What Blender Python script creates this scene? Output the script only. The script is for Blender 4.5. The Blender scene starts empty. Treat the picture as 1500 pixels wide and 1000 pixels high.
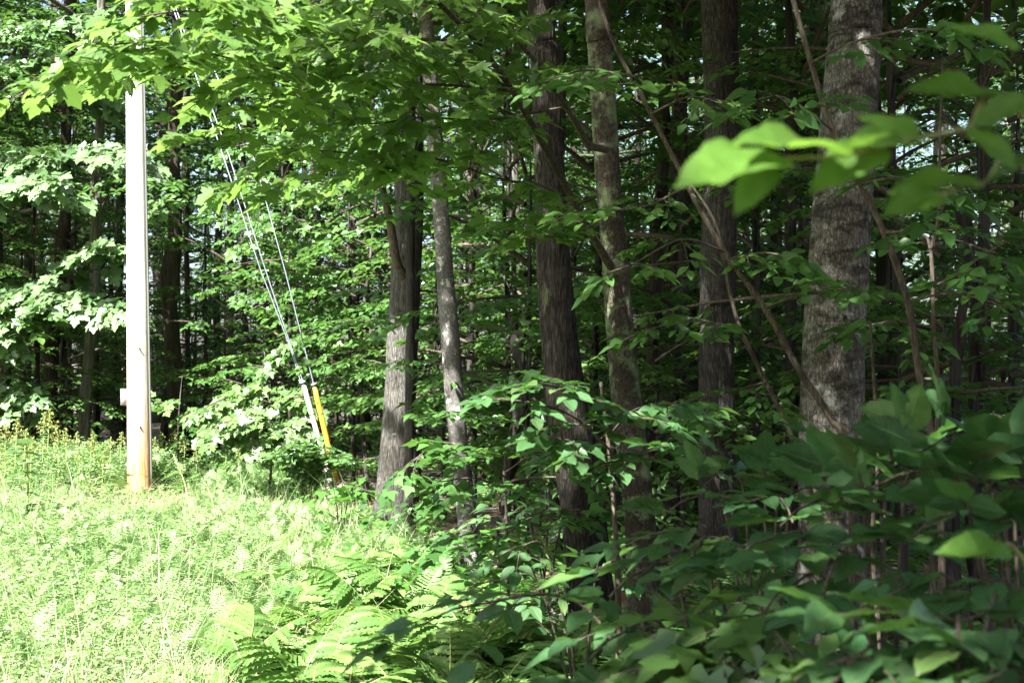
import bpy, math
import numpy as np
PI = math.pi
RS = np.random.default_rng
rng = RS(7)
col = bpy.context.scene.collection
SC = bpy.context.scene

# ------------------------------------------------------------------ camera model (used to measure the photo)
F = 2060.0; CX = 750.0; HZ = 560.0; CAMZ = 1.6
def P(px, py, d):
    """photo pixel + distance -> world point"""
    return np.array([(px-CX)/F*d, d, CAMZ+(HZ-py)/F*d])
def PXof(x, y):
    return CX+x/max(y, .1)*F

SUN_EL = math.radians(50); SUN_AZ = np.array([-.53, -.848])
TO_SUN = np.array([SUN_AZ[0]*math.cos(SUN_EL), SUN_AZ[1]*math.cos(SUN_EL), math.sin(SUN_EL)])

def gz(x, y):
    """ground height"""
    x = np.asarray(x, float); y = np.asarray(y, float)
    h = .05*np.sin(x*.9+1.3)*np.cos(y*.7)+.04*np.sin(x*2.1+y*1.7)
    r = np.clip((y-32)/50., 0, 1)
    return h+2.6*r*r*(3-2*r)

# ------------------------------------------------------------------ mesh helpers
def build(name, parts, mats, parent=None, smooth=True, loc=None):
    """parts: list of (V, [faces (n,k) int arrays], material index, uv (nv,2) or None) -> ONE mesh object"""
    me = make_mesh(name, parts, mats, smooth)
    return link(name, me, parent, loc)
def make_mesh(name, parts, mats, smooth=True):
    Vs = []; loops = []; counts = []; mi = []; uvs = []; off = 0
    for V, Fs, m, uv in parts:
        V = np.asarray(V, np.float32).reshape(-1, 3)
        Vs.append(V)
        uvs.append(np.zeros((len(V), 2), np.float32) if uv is None else np.asarray(uv, np.float32))
        for f in Fs:
            f = np.asarray(f, np.int32)
            if f.size == 0: continue
            loops.append((f+off).ravel()); counts.append(np.full(len(f), f.shape[1], np.int32)); mi.append(np.full(len(f), m, np.int32))
        off += len(V)
    V = np.concatenate(Vs); L = np.concatenate(loops); C = np.concatenate(counts); M = np.concatenate(mi); UV = np.concatenate(uvs)
    me = bpy.data.meshes.new(name)
    me.vertices.add(len(V)); me.vertices.foreach_set('co', V.ravel())
    me.loops.add(len(L)); me.loops.foreach_set('vertex_index', L)
    me.polygons.add(len(C))
    st = np.zeros(len(C), np.int32); st[1:] = np.cumsum(C)[:-1]
    me.polygons.foreach_set('loop_start', st)
    me.polygons.foreach_set('material_index', M)
    me.polygons.foreach_set('use_smooth', np.full(len(C), bool(smooth)))
    lay = me.uv_layers.new(name='UVMap'); lay.data.foreach_set('uv', UV[L].ravel())
    for m in (mats if isinstance(mats, (list, tuple)) else [mats]): me.materials.append(m)
    me.update(calc_edges=True); me.validate()
    return me
def link(name, me, parent=None, loc=None):
    o = bpy.data.objects.new(name, me); col.objects.link(o)
    if parent is not None: o.parent = parent
    if loc is not None: o.location = loc
    return o
def thing(name, label, cat, loc=(0, 0, 0), rz=0., group=None):
    o = bpy.data.objects.new(name, None); col.objects.link(o)
    o.empty_display_size = .1
    o.location = tuple(float(v) for v in loc); o.rotation_euler = (0, 0, rz)
    tag(o, label, cat, group); return o
def tag(o, label=None, cat=None, group=None, kind=None):
    if label: o['label'] = label
    if cat: o['category'] = cat
    if group: o['group'] = group
    if kind: o['kind'] = kind
    return o
def nrm(v): return v/np.maximum(np.linalg.norm(v, axis=-1, keepdims=True), 1e-9)

def smooth_path(pts, n):
    """Catmull-Rom through pts, n samples per span"""
    p = np.asarray(pts, float); q = np.vstack([2*p[0]-p[1], p, 2*p[-1]-p[-2]])
    out = []
    for i in range(1, len(q)-2):
        t = np.linspace(0, 1, n, endpoint=False)[:, None]
        a, b, c, d = q[i-1], q[i], q[i+1], q[i+2]
        out.append(.5*((2*b)+(c-a)*t+(2*a-5*b+4*c-d)*t*t+(3*b-a-3*c+d)*t**3))
    out.append(p[-1:]); return np.vstack(out)
def resample(p, n):
    s = np.r_[0, np.cumsum(np.linalg.norm(np.diff(p, axis=0), axis=1))]
    t = np.linspace(0, s[-1], n)
    return np.stack([np.interp(t, s, p[:, k]) for k in range(p.shape[1])], 1)
def tube(path, rad, ns=6, cap=True, disp=None):
    """tube round a polyline; disp (n, ns) multiplies the radius"""
    p = np.asarray(path, float); n = len(p); r = np.broadcast_to(np.asarray(rad, float), (n,))
    t = nrm(np.gradient(p, axis=0))
    ref = np.array([1., 0, 0]) if abs(t[:, 0]).mean() < .8 else np.array([0, 1., 0])
    a = nrm(ref-t*(t@ref)[:, None]); b = np.cross(t, a)
    th = np.linspace(0, 2*PI, ns, endpoint=False)
    rr = r[:, None]*(1 if disp is None else disp)*np.ones((n, ns))
    V = p[:, None]+rr[..., None]*(np.cos(th)[None, :, None]*a[:, None]+np.sin(th)[None, :, None]*b[:, None])
    V = V.reshape(-1, 3)
    i = np.arange(n-1)[:, None]*ns; j = np.arange(ns)[None]
    j2 = (j+1) % ns
    Q = np.stack([i+j, i+j2, i+ns+j2, i+ns+j], -1).reshape(-1, 4)
    fs = [Q]
    if cap: fs += [np.arange(ns)[None, ::-1], (np.arange(ns)+(n-1)*ns)[None]]
    uv = np.stack([np.tile(th/(2*PI), n), np.repeat(np.linspace(0, 1, n), ns)], 1)
    return V, fs, uv
def box(c, s, R=None):
    c = np.asarray(c, float); s = np.asarray(s, float)/2
    V = np.array([[x, y, z] for x in (-1, 1) for y in (-1, 1) for z in (-1, 1)])*s
    if R is not None: V = V@R.T
    return V+c, [np.array([[0, 1, 3, 2], [4, 6, 7, 5], [0, 4, 5, 1], [2, 3, 7, 6], [0, 2, 6, 4], [1, 5, 7, 3]])]
def pnoise(n1, n2, k1, k2, g, octaves=3):
    """smooth random (n1 x n2), periodic in axis 1; k1,k2 = feature counts"""
    out = np.zeros((n1, n2)); amp = 1.; tot = 0
    for o in range(octaves):
        a, b = max(2, int(k1*2**o)), max(2, int(k2*2**o))
        G = g.random((a+1, b)); G = np.concatenate([G, G[:, :1]], 1)
        u = np.linspace(0, a-1e-6, n1); v = np.linspace(0, b, n2, endpoint=False)
        iu = u.astype(int); iv = v.astype(int); fu = u-iu; fv = v-iv
        fu = fu*fu*(3-2*fu); fv = fv*fv*(3-2*fv)
        A = G[iu][:, iv]*(1-fv)+G[iu][:, iv+1]*fv; B = G[iu+1][:, iv]*(1-fv)+G[iu+1][:, iv+1]*fv
        out += amp*(A*(1-fu[:, None])+B*fu[:, None]); tot += amp; amp *= .5
    return out/tot

# ------------------------------------------------------------------ materials
def newmat(name):
    m = bpy.data.materials.new(name); m.use_nodes = True
    nt = m.node_tree; nt.nodes.clear()
    return m, nt.nodes, nt.links
def ramp(N, stops):
    r = N.new('ShaderNodeValToRGB'); e = r.color_ramp.elements
    while len(e) < len(stops): e.new(.5)
    for k, (p, c) in enumerate(stops):
        e[k].position = p; e[k].color = (*c, 1) if len(c) == 3 else c
    return r
def leaf_mat(name, c1, c2, trans, tfac=.38, rough=.42, spec=.45, veins=0., yellow=None):
    m, N, L = newmat(name)
    g = N.new('ShaderNodeNewGeometry'); oi = N.new('ShaderNodeObjectInfo')
    stops = [(0., c1), (.75, c2)]
    if yellow: stops = [(0., c1), (.8, c2), (.96, yellow), (1., yellow)]
    r = ramp(N, stops); L.new(g.outputs['Random Per Island'], r.inputs[0])
    hs = N.new('ShaderNodeHueSaturation'); L.new(r.outputs[0], hs.inputs['Color'])
    mr = N.new('ShaderNodeMapRange'); mr.inputs[3].default_value = .488; mr.inputs[4].default_value = .512
    L.new(oi.outputs['Random'], mr.inputs[0]); L.new(mr.outputs[0], hs.inputs['Hue'])
    mv = N.new('ShaderNodeMath'); mv.operation = 'MULTIPLY_ADD'; mv.inputs[1].default_value = 7.31; mv.inputs[2].default_value = 0
    L.new(g.outputs['Random Per Island'], mv.inputs[0])
    fr = N.new('ShaderNodeMath'); fr.operation = 'FRACT'; L.new(mv.outputs[0], fr.inputs[0])
    mr2 = N.new('ShaderNodeMapRange'); mr2.inputs[3].default_value = .65; mr2.inputs[4].default_value = 1.35
    L.new(fr.outputs[0], mr2.inputs[0]); L.new(mr2.outputs[0], hs.inputs['Value'])
    color = hs.outputs[0]
    bump = None
    if veins > 0:
        uv = N.new('ShaderNodeUVMap'); sx = N.new('ShaderNodeSeparateXYZ'); L.new(uv.outputs[0], sx.inputs[0])
        ab = N.new('ShaderNodeMath'); ab.operation = 'ABSOLUTE'; L.new(sx.outputs[0], ab.inputs[0])
        # side veins: sin((v - 0.55|u|) * k)
        k = N.new('ShaderNodeMath'); k.operation = 'MULTIPLY_ADD'; k.inputs[1].default_value = -.75
        L.new(ab.outputs[0], k.inputs[0]); L.new(sx.outputs[1], k.inputs[2])
        k2 = N.new('ShaderNodeMath'); k2.operation = 'MULTIPLY'; k2.inputs[1].default_value = 56.; L.new(k.outputs[0], k2.inputs[0])
        sn = N.new('ShaderNodeMath'); sn.operation = 'SINE'; L.new(k2.outputs[0], sn.inputs[0])
        vr = N.new('ShaderNodeMapRange'); vr.inputs[1].default_value = .9; vr.inputs[2].default_value = 1.; L.new(sn.outputs[0], vr.inputs[0])
        mid = N.new('ShaderNodeMapRange'); mid.inputs[1].default_value = .028; mid.inputs[2].default_value = .008; L.new(ab.outputs[0], mid.inputs[0])
        mx = N.new('ShaderNodeMath'); mx.operation = 'MAXIMUM'; L.new(vr.outputs[0], mx.inputs[0]); L.new(mid.outputs[0], mx.inputs[1])
        no = N.new('ShaderNodeTexNoise'); no.inputs['Scale'].default_value = 9.; L.new(uv.outputs[0], no.inputs['Vector'])
        mixc = N.new('ShaderNodeMixRGB'); mixc.inputs[2].default_value = (c2[0]*1.9, c2[1]*1.6, c2[2]*1.7, 1)
        sc = N.new('ShaderNodeMath'); sc.operation = 'MULTIPLY'; sc.inputs[1].default_value = veins; L.new(mx.outputs[0], sc.inputs[0])
        L.new(sc.outputs[0], mixc.inputs[0]); L.new(color, mixc.inputs[1]); 
        mott = N.new('ShaderNodeMixRGB'); mott.blend_type = 'MULTIPLY'; mott.inputs[0].default_value = .5
        rm = ramp(N, [(.3, (.7, .7, .7)), (.7, (1.2, 1.2, 1.2))]); L.new(no.outputs[0], rm.inputs[0])
        L.new(mixc.outputs[0], mott.inputs[1]); L.new(rm.outputs[0], mott.inputs[2]); color = mott.outputs[0]
        va = N.new('ShaderNodeVectorMath'); va.operation = 'MULTIPLY_ADD'; va.inputs[1].default_value = (1, 1, 1)
        cb = N.new('ShaderNodeCombineXYZ'); rs = N.new('ShaderNodeMath'); rs.operation = 'MULTIPLY'; rs.inputs[1].default_value = 97.; L.new(g.outputs['Random Per Island'], rs.inputs[0]); L.new(rs.outputs[0], cb.inputs[2])
        L.new(uv.outputs[0], va.inputs[0]); L.new(cb.outputs[0], va.inputs[2])
        nz = N.new('ShaderNodeTexNoise'); nz.inputs['Scale'].default_value = 5.; nz.inputs['Detail'].default_value = 6; L.new(va.outputs[0], nz.inputs['Vector'])
        rz = ramp(N, [(.68, (0, 0, 0)), (.72, (.85, .85, .85))]); L.new(nz.outputs[0], rz.inputs[0])
        bl = N.new('ShaderNodeMixRGB'); bl.inputs[2].default_value = (.10, .07, .025, 1); L.new(rz.outputs[0], bl.inputs[0]); L.new(color, bl.inputs[1]); color = bl.outputs[0]
        bump = N.new('ShaderNodeBump'); bump.inputs['Strength'].default_value = .35; bump.inputs['Distance'].default_value = .004
        inv = N.new('ShaderNodeMath'); inv.operation = 'SUBTRACT'; inv.inputs[0].default_value = 1.; L.new(mx.outputs[0], inv.inputs[1])
        L.new(inv.outputs[0], bump.inputs['Height'])
    b = N.new('ShaderNodeBsdfPrincipled'); b.inputs['Roughness'].default_value = rough; b.inputs['Specular IOR Level'].default_value = spec
    L.new(color, b.inputs['Base Color'])
    t = N.new('ShaderNodeBsdfTranslucent')
    tm = N.new('ShaderNodeMixRGB'); tm.inputs[0].default_value = .55; tm.inputs[2].default_value = (*trans, 1); L.new(color, tm.inputs[1])
    L.new(tm.outputs[0], t.inputs[0])
    if bump: L.new(bump.outputs[0], b.inputs['Normal'])
    mx2 = N.new('ShaderNodeMixShader'); mx2.inputs[0].default_value = tfac
    L.new(b.outputs[0], mx2.inputs[1]); L.new(t.outputs[0], mx2.inputs[2])
    o = N.new('ShaderNodeOutputMaterial'); L.new(mx2.outputs[0], o.inputs[0])
    return m
def bark_mat(name, dark, light, patch=None, pscale=6., pthr=.58, vs=(18, 18, 2.2), bump=.8, band=0., scale=1., bd=.02, moss=None):
    """vertical-grain bark with lichen patches; object coordinates (metres)"""
    m, N, L = newmat(name)
    tc = N.new('ShaderNodeTexCoord'); mp = N.new('ShaderNodeMapping'); mp.inputs['Scale'].default_value = tuple(v*scale for v in vs)
    L.new(tc.outputs['Object'], mp.inputs[0])
    n1 = N.new('ShaderNodeTexNoise'); n1.inputs['Scale'].default_value = 1.; n1.inputs['Detail'].default_value = 9; n1.inputs['Roughness'].default_value = .65
    L.new(mp.outputs[0], n1.inputs[0])
    vo = N.new('ShaderNodeTexVoronoi'); vo.feature = 'DISTANCE_TO_EDGE'; vo.inputs['Scale'].default_value = 1.2
    mpv = N.new('ShaderNodeVectorMath'); mpv.operation = 'MULTIPLY_ADD'; mpv.inputs[1].default_value = (1.5, 1.5, 1.5)
    L.new(n1.outputs['Color'], mpv.inputs[0]); L.new(mp.outputs[0], mpv.inputs[2]); L.new(mpv.outputs[0], vo.inputs[0])
    r = ramp(N, [(.36, dark), (.52, tuple((a+b)/2 for a, b in zip(dark, light))), (.66, light)]); L.new(n1.outputs[0], r.inputs[0])
    rv = ramp(N, [(0., (.35, .35, .35)), (.18, (1, 1, 1))]); L.new(vo.outputs['Distance'], rv.inputs[0])
    mu = N.new('ShaderNodeMixRGB'); mu.blend_type = 'MULTIPLY'; mu.inputs[0].default_value = .75
    L.new(r.outputs[0], mu.inputs[1]); L.new(rv.outputs[0], mu.inputs[2]); color = mu.outputs[0]
    big = N.new('ShaderNodeTexNoise'); big.inputs['Scale'].default_value = 1.7*scale; big.inputs['Detail'].default_value = 4; L.new(tc.outputs['Object'], big.inputs[0])
    rb = ramp(N, [(.35, (.5, .49, .46)), (.65, (1.3, 1.3, 1.3))]); L.new(big.outputs[0], rb.inputs[0])
    mb = N.new('ShaderNodeMixRGB'); mb.blend_type = 'MULTIPLY'; mb.inputs[0].default_value = 1.; L.new(color, mb.inputs[1]); L.new(rb.outputs[0], mb.inputs[2]); color = mb.outputs[0]
    if band > 0:
        mp2 = N.new('ShaderNodeMapping'); mp2.inputs['Scale'].default_value = (4.5*scale, 4.5*scale, 12*scale); L.new(tc.outputs['Object'], mp2.inputs[0])
        nb = N.new('ShaderNodeTexNoise'); nb.inputs['Scale'].default_value = 1.; nb.inputs['Detail'].default_value = 9; nb.inputs['Distortion'].default_value = .9; L.new(mp2.outputs[0], nb.inputs[0])
        rn = ramp(N, [(.38, (.16, .14, .12)), (.47, (.6, .56, .5)), (.6, (1.3, 1.3, 1.27))]); L.new(nb.outputs[0], rn.inputs[0])
        m3 = N.new('ShaderNodeMixRGB'); m3.blend_type = 'MULTIPLY'; m3.inputs[0].default_value = band; L.new(color, m3.inputs[1]); L.new(rn.outputs[0], m3.inputs[2]); color = m3.outputs[0]
    soft = .11 if patch and pscale < 9 else .05
    for (c, ps, th) in ([] if patch is None else [(patch, pscale, pthr)])+([] if moss is None else [(moss, 3., .6)]):
        n2 = N.new('ShaderNodeTexNoise'); n2.inputs['Scale'].default_value = ps*scale; n2.inputs['Detail'].default_value = 10; n2.inputs['Roughness'].default_value = .72
        off = N.new('ShaderNodeMapping'); off.inputs['Location'].default_value = (3.1*ps, 1.7, 5.); L.new(tc.outputs['Object'], off.inputs[0]); L.new(off.outputs[0], n2.inputs[0])
        rp = ramp(N, [(th, (0, 0, 0)), (th+soft, (1, 1, 1))]); L.new(n2.outputs[0], rp.inputs[0])
        mp3 = N.new('ShaderNodeMixRGB'); L.new(rp.outputs[0], mp3.inputs[0]); L.new(color, mp3.inputs[1]); mp3.inputs[2].default_value = (*c, 1); color = mp3.outputs[0]
    b = N.new('ShaderNodeBsdfPrincipled'); b.inputs['Roughness'].default_value = .9; b.inputs['Specular IOR Level'].default_value = .2
    L.new(color, b.inputs['Base Color'])
    ad = N.new('ShaderNodeMath'); ad.operation = 'MULTIPLY'; L.new(n1.outputs[0], ad.inputs[0]); L.new(rv.outputs[0], ad.inputs[1])
    bu = N.new('ShaderNodeBump'); bu.inputs['Strength'].default_value = bump; bu.inputs['Distance'].default_value = bd; L.new(ad.outputs[0], bu.inputs['Height'])
    L.new(bu.outputs[0], b.inputs['Normal'])
    o = N.new('ShaderNodeOutputMaterial'); L.new(b.outputs[0], o.inputs[0])
    return m
def plain_mat(name, c, rough=.6, metal=0., noise=0., scale=30.):
    m, N, L = newmat(name)
    b = N.new('ShaderNodeBsdfPrincipled'); b.inputs['Base Color'].default_value = (*c, 1); b.inputs['Roughness'].default_value = rough; b.inputs['Metallic'].default_value = metal
    if noise:
        tc = N.new('ShaderNodeTexCoord'); n = N.new('ShaderNodeTexNoise'); n.inputs['Scale'].default_value = scale; n.inputs['Detail'].default_value = 6
        L.new(tc.outputs['Object'], n.inputs[0])
        r = ramp(N, [(.3, tuple(v*(1-noise) for v in c)), (.7, tuple(min(1, v*(1+noise)) for v in c))]); L.new(n.outputs[0], r.inputs[0]); L.new(r.outputs[0], b.inputs['Base Color'])
        bu = N.new('ShaderNodeBump'); bu.inputs['Strength'].default_value = .3; bu.inputs['Distance'].default_value = .005; L.new(n.outputs[0], bu.inputs['Height']); L.new(bu.outputs[0], b.inputs['Normal'])
    o = N.new('ShaderNodeOutputMaterial'); L.new(b.outputs[0], o.inputs[0])
    return m

M = {}
M['leaf_far'] = leaf_mat('far_leaf', (.028, .070, .016), (.055, .125, .026), (.13, .27, .035), tfac=.36, spec=.55)
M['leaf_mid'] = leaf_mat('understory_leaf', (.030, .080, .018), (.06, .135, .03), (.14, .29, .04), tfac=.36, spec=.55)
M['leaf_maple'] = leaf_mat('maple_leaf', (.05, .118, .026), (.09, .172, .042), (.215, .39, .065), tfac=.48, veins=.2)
M['leaf_white'] = leaf_mat('glossy_sunlit_maple_leaf', (.065, .13, .05), (.11, .19, .08), (.18, .32, .08), tfac=.25, rough=.32, spec=.8)  # base colour lifted to imitate leaves whitened by direct sun
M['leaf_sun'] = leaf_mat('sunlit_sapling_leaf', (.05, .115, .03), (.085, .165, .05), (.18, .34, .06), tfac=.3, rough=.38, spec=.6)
M['leaf_bush'] = leaf_mat('bush_leaf', (.026, .075, .026), (.045, .105, .034), (.11, .27, .03), tfac=.34, yellow=(.065, .115, .03), rough=.45, spec=.45, veins=.32)
M['leaf_near'] = leaf_mat('beech_leaf', (.045, .115, .018), (.06, .14, .022), (.20, .38, .04), tfac=.48, veins=.22)
M['leaf_ground'] = leaf_mat('seedling_leaf', (.03, .095, .016), (.06, .16, .025), (.14, .34, .035), tfac=.36)
M['grass'] = leaf_mat('grass_blade', (.13, .22, .085), (.23, .32, .15), (.26, .38, .14), tfac=.32, rough=.5, spec=.3, yellow=(.36, .35, .22))
M['fern'] = leaf_mat('fern_frond', (.075, .155, .035), (.12, .215, .055), (.20, .38, .06), tfac=.38, rough=.5, spec=.3)
M['fern_pale'] = leaf_mat('sunlit_hay_fern_frond', (.11, .195, .065), (.18, .275, .11), (.23, .40, .09), tfac=.38, rough=.5, spec=.3)  # lighter copy of the fern green; meadow sun glare put into the colour
M['fern_stem'] = plain_mat('fern_stalk', (.22, .26, .07), .6)
M['rod_leaf'] = leaf_mat('goldenrod_leaf', (.13, .21, .075), (.20, .29, .12), (.24, .40, .10), tfac=.35)
M['rod_flower'] = leaf_mat('goldenrod_flower', (.25, .25, .07), (.17, .26, .10), (.5, .4, .06), tfac=.3, rough=.7, spec=.2)
M['twig'] = bark_mat('twig_bark', (.05, .04, .03), (.13, .11, .085), bump=.3, vs=(60, 60, 12), bd=.004)
M['twig_green'] = plain_mat('green_twig', (.16, .17, .05), .6)
M['bark_a'] = bark_mat('grey_bark', (.035, .03, .026), (.13, .12, .11), patch=(.24, .25, .23), pthr=.62)
M['bark_b'] = bark_mat('brown_bark', (.028, .022, .016), (.095, .078, .06), patch=(.12, .14, .08), pthr=.66)
M['bark_c'] = bark_mat('pale_bark', (.09, .085, .075), (.27, .255, .23), patch=(.38, .38, .35), pthr=.6)
M['bark_t1'] = bark_mat('ash_bark', (.045, .042, .037), (.19, .185, .165), patch=(.26, .28, .23), pscale=9, pthr=.63, vs=(64, 64, 9), bump=1., bd=.02)
M['bark_t2'] = bark_mat('smooth_spotted_bark', (.085, .08, .075), (.21, .20, .19), patch=(.42, .42, .40), pscale=13, pthr=.56, vs=(80, 80, 40), bump=.7, bd=.008)
M['bark_t3'] = bark_mat('furrowed_brown_bark', (.018, .015, .012), (.098, .086, .07), vs=(60, 60, 9), bump=1., bd=.03, moss=(.05, .06, .02))
M['bark_t4'] = bark_mat('lichen_bark', (.03, .024, .017), (.10, .084, .062), patch=(.16, .205, .105), pscale=5.5, pthr=.505, vs=(70, 70, 30), bump=.9, bd=.012)
M['bark_t5'] = bark_mat('dark_grey_bark', (.03, .026, .022), (.12, .11, .10), patch=(.27, .27, .26), pscale=11, pthr=.66, vs=(60, 60, 11), bump=1., bd=.02)
M['bark_t6'] = bark_mat('banded_grey_bark', (.075, .068, .058), (.235, .225, .20), patch=(.34, .345, .31), pscale=7, pthr=.55, vs=(52, 52, 22), bump=1., band=.8, bd=.015)
M['limb'] = bark_mat('limb_bark', (.038, .03, .022), (.12, .10, .075), bump=.4, vs=(60, 60, 10), bd=.005)

def ground_mat():
    m, N, L = newmat('forest_floor')
    tc = N.new('ShaderNodeTexCoord')
    n = N.new('ShaderNodeTexNoise'); n.inputs['Scale'].default_value = 9; n.inputs['Detail'].default_value = 10; n.inputs['Roughness'].default_value = .7; L.new(tc.outputs['Object'], n.inputs[0])
    r = ramp(N, [(.3, (.03, .02, .012)), (.5, (.11, .075, .045)), (.7, (.24, .17, .11))]); L.new(n.outputs[0], r.inputs[0])
    v = N.new('ShaderNodeTexVoronoi'); v.inputs['Scale'].default_value = 16; L.new(tc.outputs['Object'], v.inputs[0])
    mx = N.new('ShaderNodeMixRGB'); mx.blend_type = 'OVERLAY'; mx.inputs[0].default_value = .5; L.new(r.outputs[0], mx.inputs[1]); L.new(v.outputs['Color'], mx.inputs[2])
    hs = N.new('ShaderNodeHueSaturation'); hs.inputs['Saturation'].default_value = .6; L.new(mx.outputs[0], hs.inputs['Color'])
    b = N.new('ShaderNodeBsdfPrincipled'); b.inputs['Roughness'].default_value = .95; L.new(hs.outputs[0], b.inputs['Base Color'])
    bu = N.new('ShaderNodeBump'); bu.inputs['Strength'].default_value = .8; bu.inputs['Distance'].default_value = .03; L.new(n.outputs[0], bu.inputs['Height']); L.new(bu.outputs[0], b.inputs['Normal'])
    o = N.new('ShaderNodeOutputMaterial'); L.new(b.outputs[0], o.inputs[0]); return m
def soil_mat():
    return plain_mat('meadow_soil', (.12, .15, .05), .95, noise=.6, scale=18)
def pole_mat():
    m, N, L = newmat('weathered_pole_wood')
    tc = N.new('ShaderNodeTexCoord'); mp = N.new('ShaderNodeMapping'); mp.inputs['Scale'].default_value = (30, 30, 1.6); L.new(tc.outputs['Object'], mp.inputs[0])
    n = N.new('ShaderNodeTexNoise'); n.inputs['Scale'].default_value = 1; n.inputs['Detail'].default_value = 9; n.inputs['Roughness'].default_value = .7; L.new(mp.outputs[0], n.inputs[0])
    grey = ramp(N, [(.3, (.40, .385, .36)), (.62, (.66, .645, .62))]); L.new(n.outputs[0], grey.inputs[0])
    red = ramp(N, [(.3, (.18, .075, .022)), (.5, (.40, .19, .07)), (.74, (.56, .47, .40))]); L.new(n.outputs[0], red.inputs[0])
    sx = N.new('ShaderNodeSeparateXYZ'); L.new(tc.outputs['Object'], sx.inputs[0])
    ad = N.new('ShaderNodeMath'); ad.operation = 'MULTIPLY_ADD'; ad.inputs[1].default_value = 1.6; L.new(n.outputs[0], ad.inputs[0]); L.new(sx.outputs[2], ad.inputs[2])
    mr = N.new('ShaderNodeMapRange'); mr.inputs[1].default_value = 1.15; mr.inputs[2].default_value = 3.1; L.new(ad.outputs[0], mr.inputs[0])
    mx = N.new('ShaderNodeMixRGB'); L.new(mr.outputs[0], mx.inputs[0]); L.new(red.outputs[0], mx.inputs[1]); L.new(grey.outputs[0], mx.inputs[2])
    b = N.new('ShaderNodeBsdfPrincipled'); b.inputs['Roughness'].default_value = .8; L.new(mx.outputs[0], b.inputs['Base Color'])
    bu = N.new('ShaderNodeBump'); bu.inputs['Strength'].default_value = .6; bu.inputs['Distance'].default_value = .01; L.new(n.outputs[0], bu.inputs['Height']); L.new(bu.outputs[0], b.inputs['Normal'])
    o = N.new('ShaderNodeOutputMaterial'); L.new(b.outputs[0], o.inputs[0]); return m

# ------------------------------------------------------------------ leaf templates (base at origin, tip +Y, face +Z, unit length)
def T_hex():
    V = np.array([[0, 0, 0], [-.30, .34, .07], [-.25, .66, .04], [0, 1, -.08], [.25, .66, .04], [.30, .34, .07]])
    return V, [np.array([[0, 3, 2, 1], [0, 5, 4, 3]])], V[:, :2]*[1, 1]
def T_tri():
    """three-lobed, light"""
    h = [(0, 0), (.34, .02), (.52, .40), (.26, .46), (0, 1)]
    return fold(h)
def fold(half, z=.16, droop=.22):
    """two halves on a bent midrib; half = right outline from base to tip"""
    ym = [0., .22, .46, .72, 1.]; o = half[1:-1]; n = len(o); m = len(ym)
    V = np.array([(0., y) for y in ym]+[(x, y) for x, y in o]+[(-x, y) for x, y in o])
    V = np.c_[V, z*np.abs(V[:, 0])-.25*np.abs(V[:, 0])**2-droop*V[:, 1]**2+.05*np.sin(9*V[:, 1]+5*V[:, 0])*np.abs(V[:, 0])]
    mid = list(range(m-2, 0, -1)); right = [0]+list(range(m, m+n))+[m-1]+mid
    left = [0]+list(range(1, m-1))+[m-1]+list(range(m+2*n-1, m+n-1, -1))
    return V, [np.array([right]), np.array([left])], V[:, :2].copy()
def T_maple():
    return fold([(0, 0), (.10, -.07), (.26, -.05), (.40, .04), (.34, .14), (.47, .22), (.62, .42), (.50, .42), (.44, .50), (.24, .44), (.27, .60), (.30, .70), (.19, .74), (0, 1)], .14, .25)
def T_grid(width=.30, heart=0., curl=.2, fz=.25, nx=4, ny=9, serr=.0, seed=0, tipf=1.):
    g = RS(seed)
    t = np.linspace(0, 1, ny+1)
    w = width*np.sin(PI*t**.80)**.8*(1-.25*t)*1.12+1e-4
    if heart: w = width*np.clip(np.sin(PI*(t*.93+.07)**.72), 0, 1)**.75*(1-.22*t); w[0] = width*.35; w[-1] = 1e-4
    # drawn-out tip
    w *= np.where(t > .8, (1-(t-.8)/.2*.45), 1.)*tipf
    s = np.linspace(-1, 1, nx+1)
    wv = w[:, None]*(1+serr*((np.arange(ny+1) % 2)[:, None]*2-1)*(np.abs(s)[None] > .9))
    X = wv*s[None]; Y = np.repeat(t[:, None], nx+1, 1)-heart*.16*np.abs(s)[None]*(t[:, None] < .05)
    Z = fz*np.abs(X)-curl*Y**2+.02*np.sin(9*Y+2*X*8)+.012*g.standard_normal(X.shape)
    V = np.stack([X, Y, Z], -1).reshape(-1, 3)
    i = (np.arange(ny)[:, None]*(nx+1)+np.arange(nx)[None]).ravel()
    Q = np.stack([i, i+1, i+nx+2, i+nx+1], -1)
    return V, [Q], np.stack([X, Y], -1).reshape(-1, 2)
_h = T_hex(); NARROW = (_h[0]*[.5, 1, 1], _h[1], _h[2])
T = dict(hex=T_hex(), narrow=NARROW, tri=T_tri(), maple=T_maple(), beech=T_grid(.25, 0, .18, .22, 2, 6), bush=T_grid(.34, 1., .17, .2, 4, 9, .03), near=T_grid(.25, 0, .16, .22, 6, 16, .015), ash=T_grid(.17, 0, .2, .2, 2, 5))

def frames(d, n):
    """columns X,Y,Z with Y = d, Z ~ n"""
    y = nrm(d); x = nrm(np.cross(y, n)); z = np.cross(x, y)
    return np.stack([x, y, z], -1)
def leaves_part(tpl, pos, d, n, size, mi=0, g=None):
    """many leaves as one part"""
    V, Fs, uv = T[tpl] if isinstance(tpl, str) else tpl
    pos = np.asarray(pos); N_ = len(pos); R = frames(np.asarray(d), np.asarray(n)); size = np.broadcast_to(np.asarray(size, float), (N_,))
    Vx = V
    W = np.einsum('nij,vj->nvi', R, Vx)*size[:, None, None]+pos[:, None]
    off = (np.arange(N_)*len(V))[:, None, None]
    return W.reshape(-1, 3), [(f[None]+off).reshape(-1, f.shape[1]) for f in Fs], mi, np.tile(uv, (N_, 1))

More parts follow.
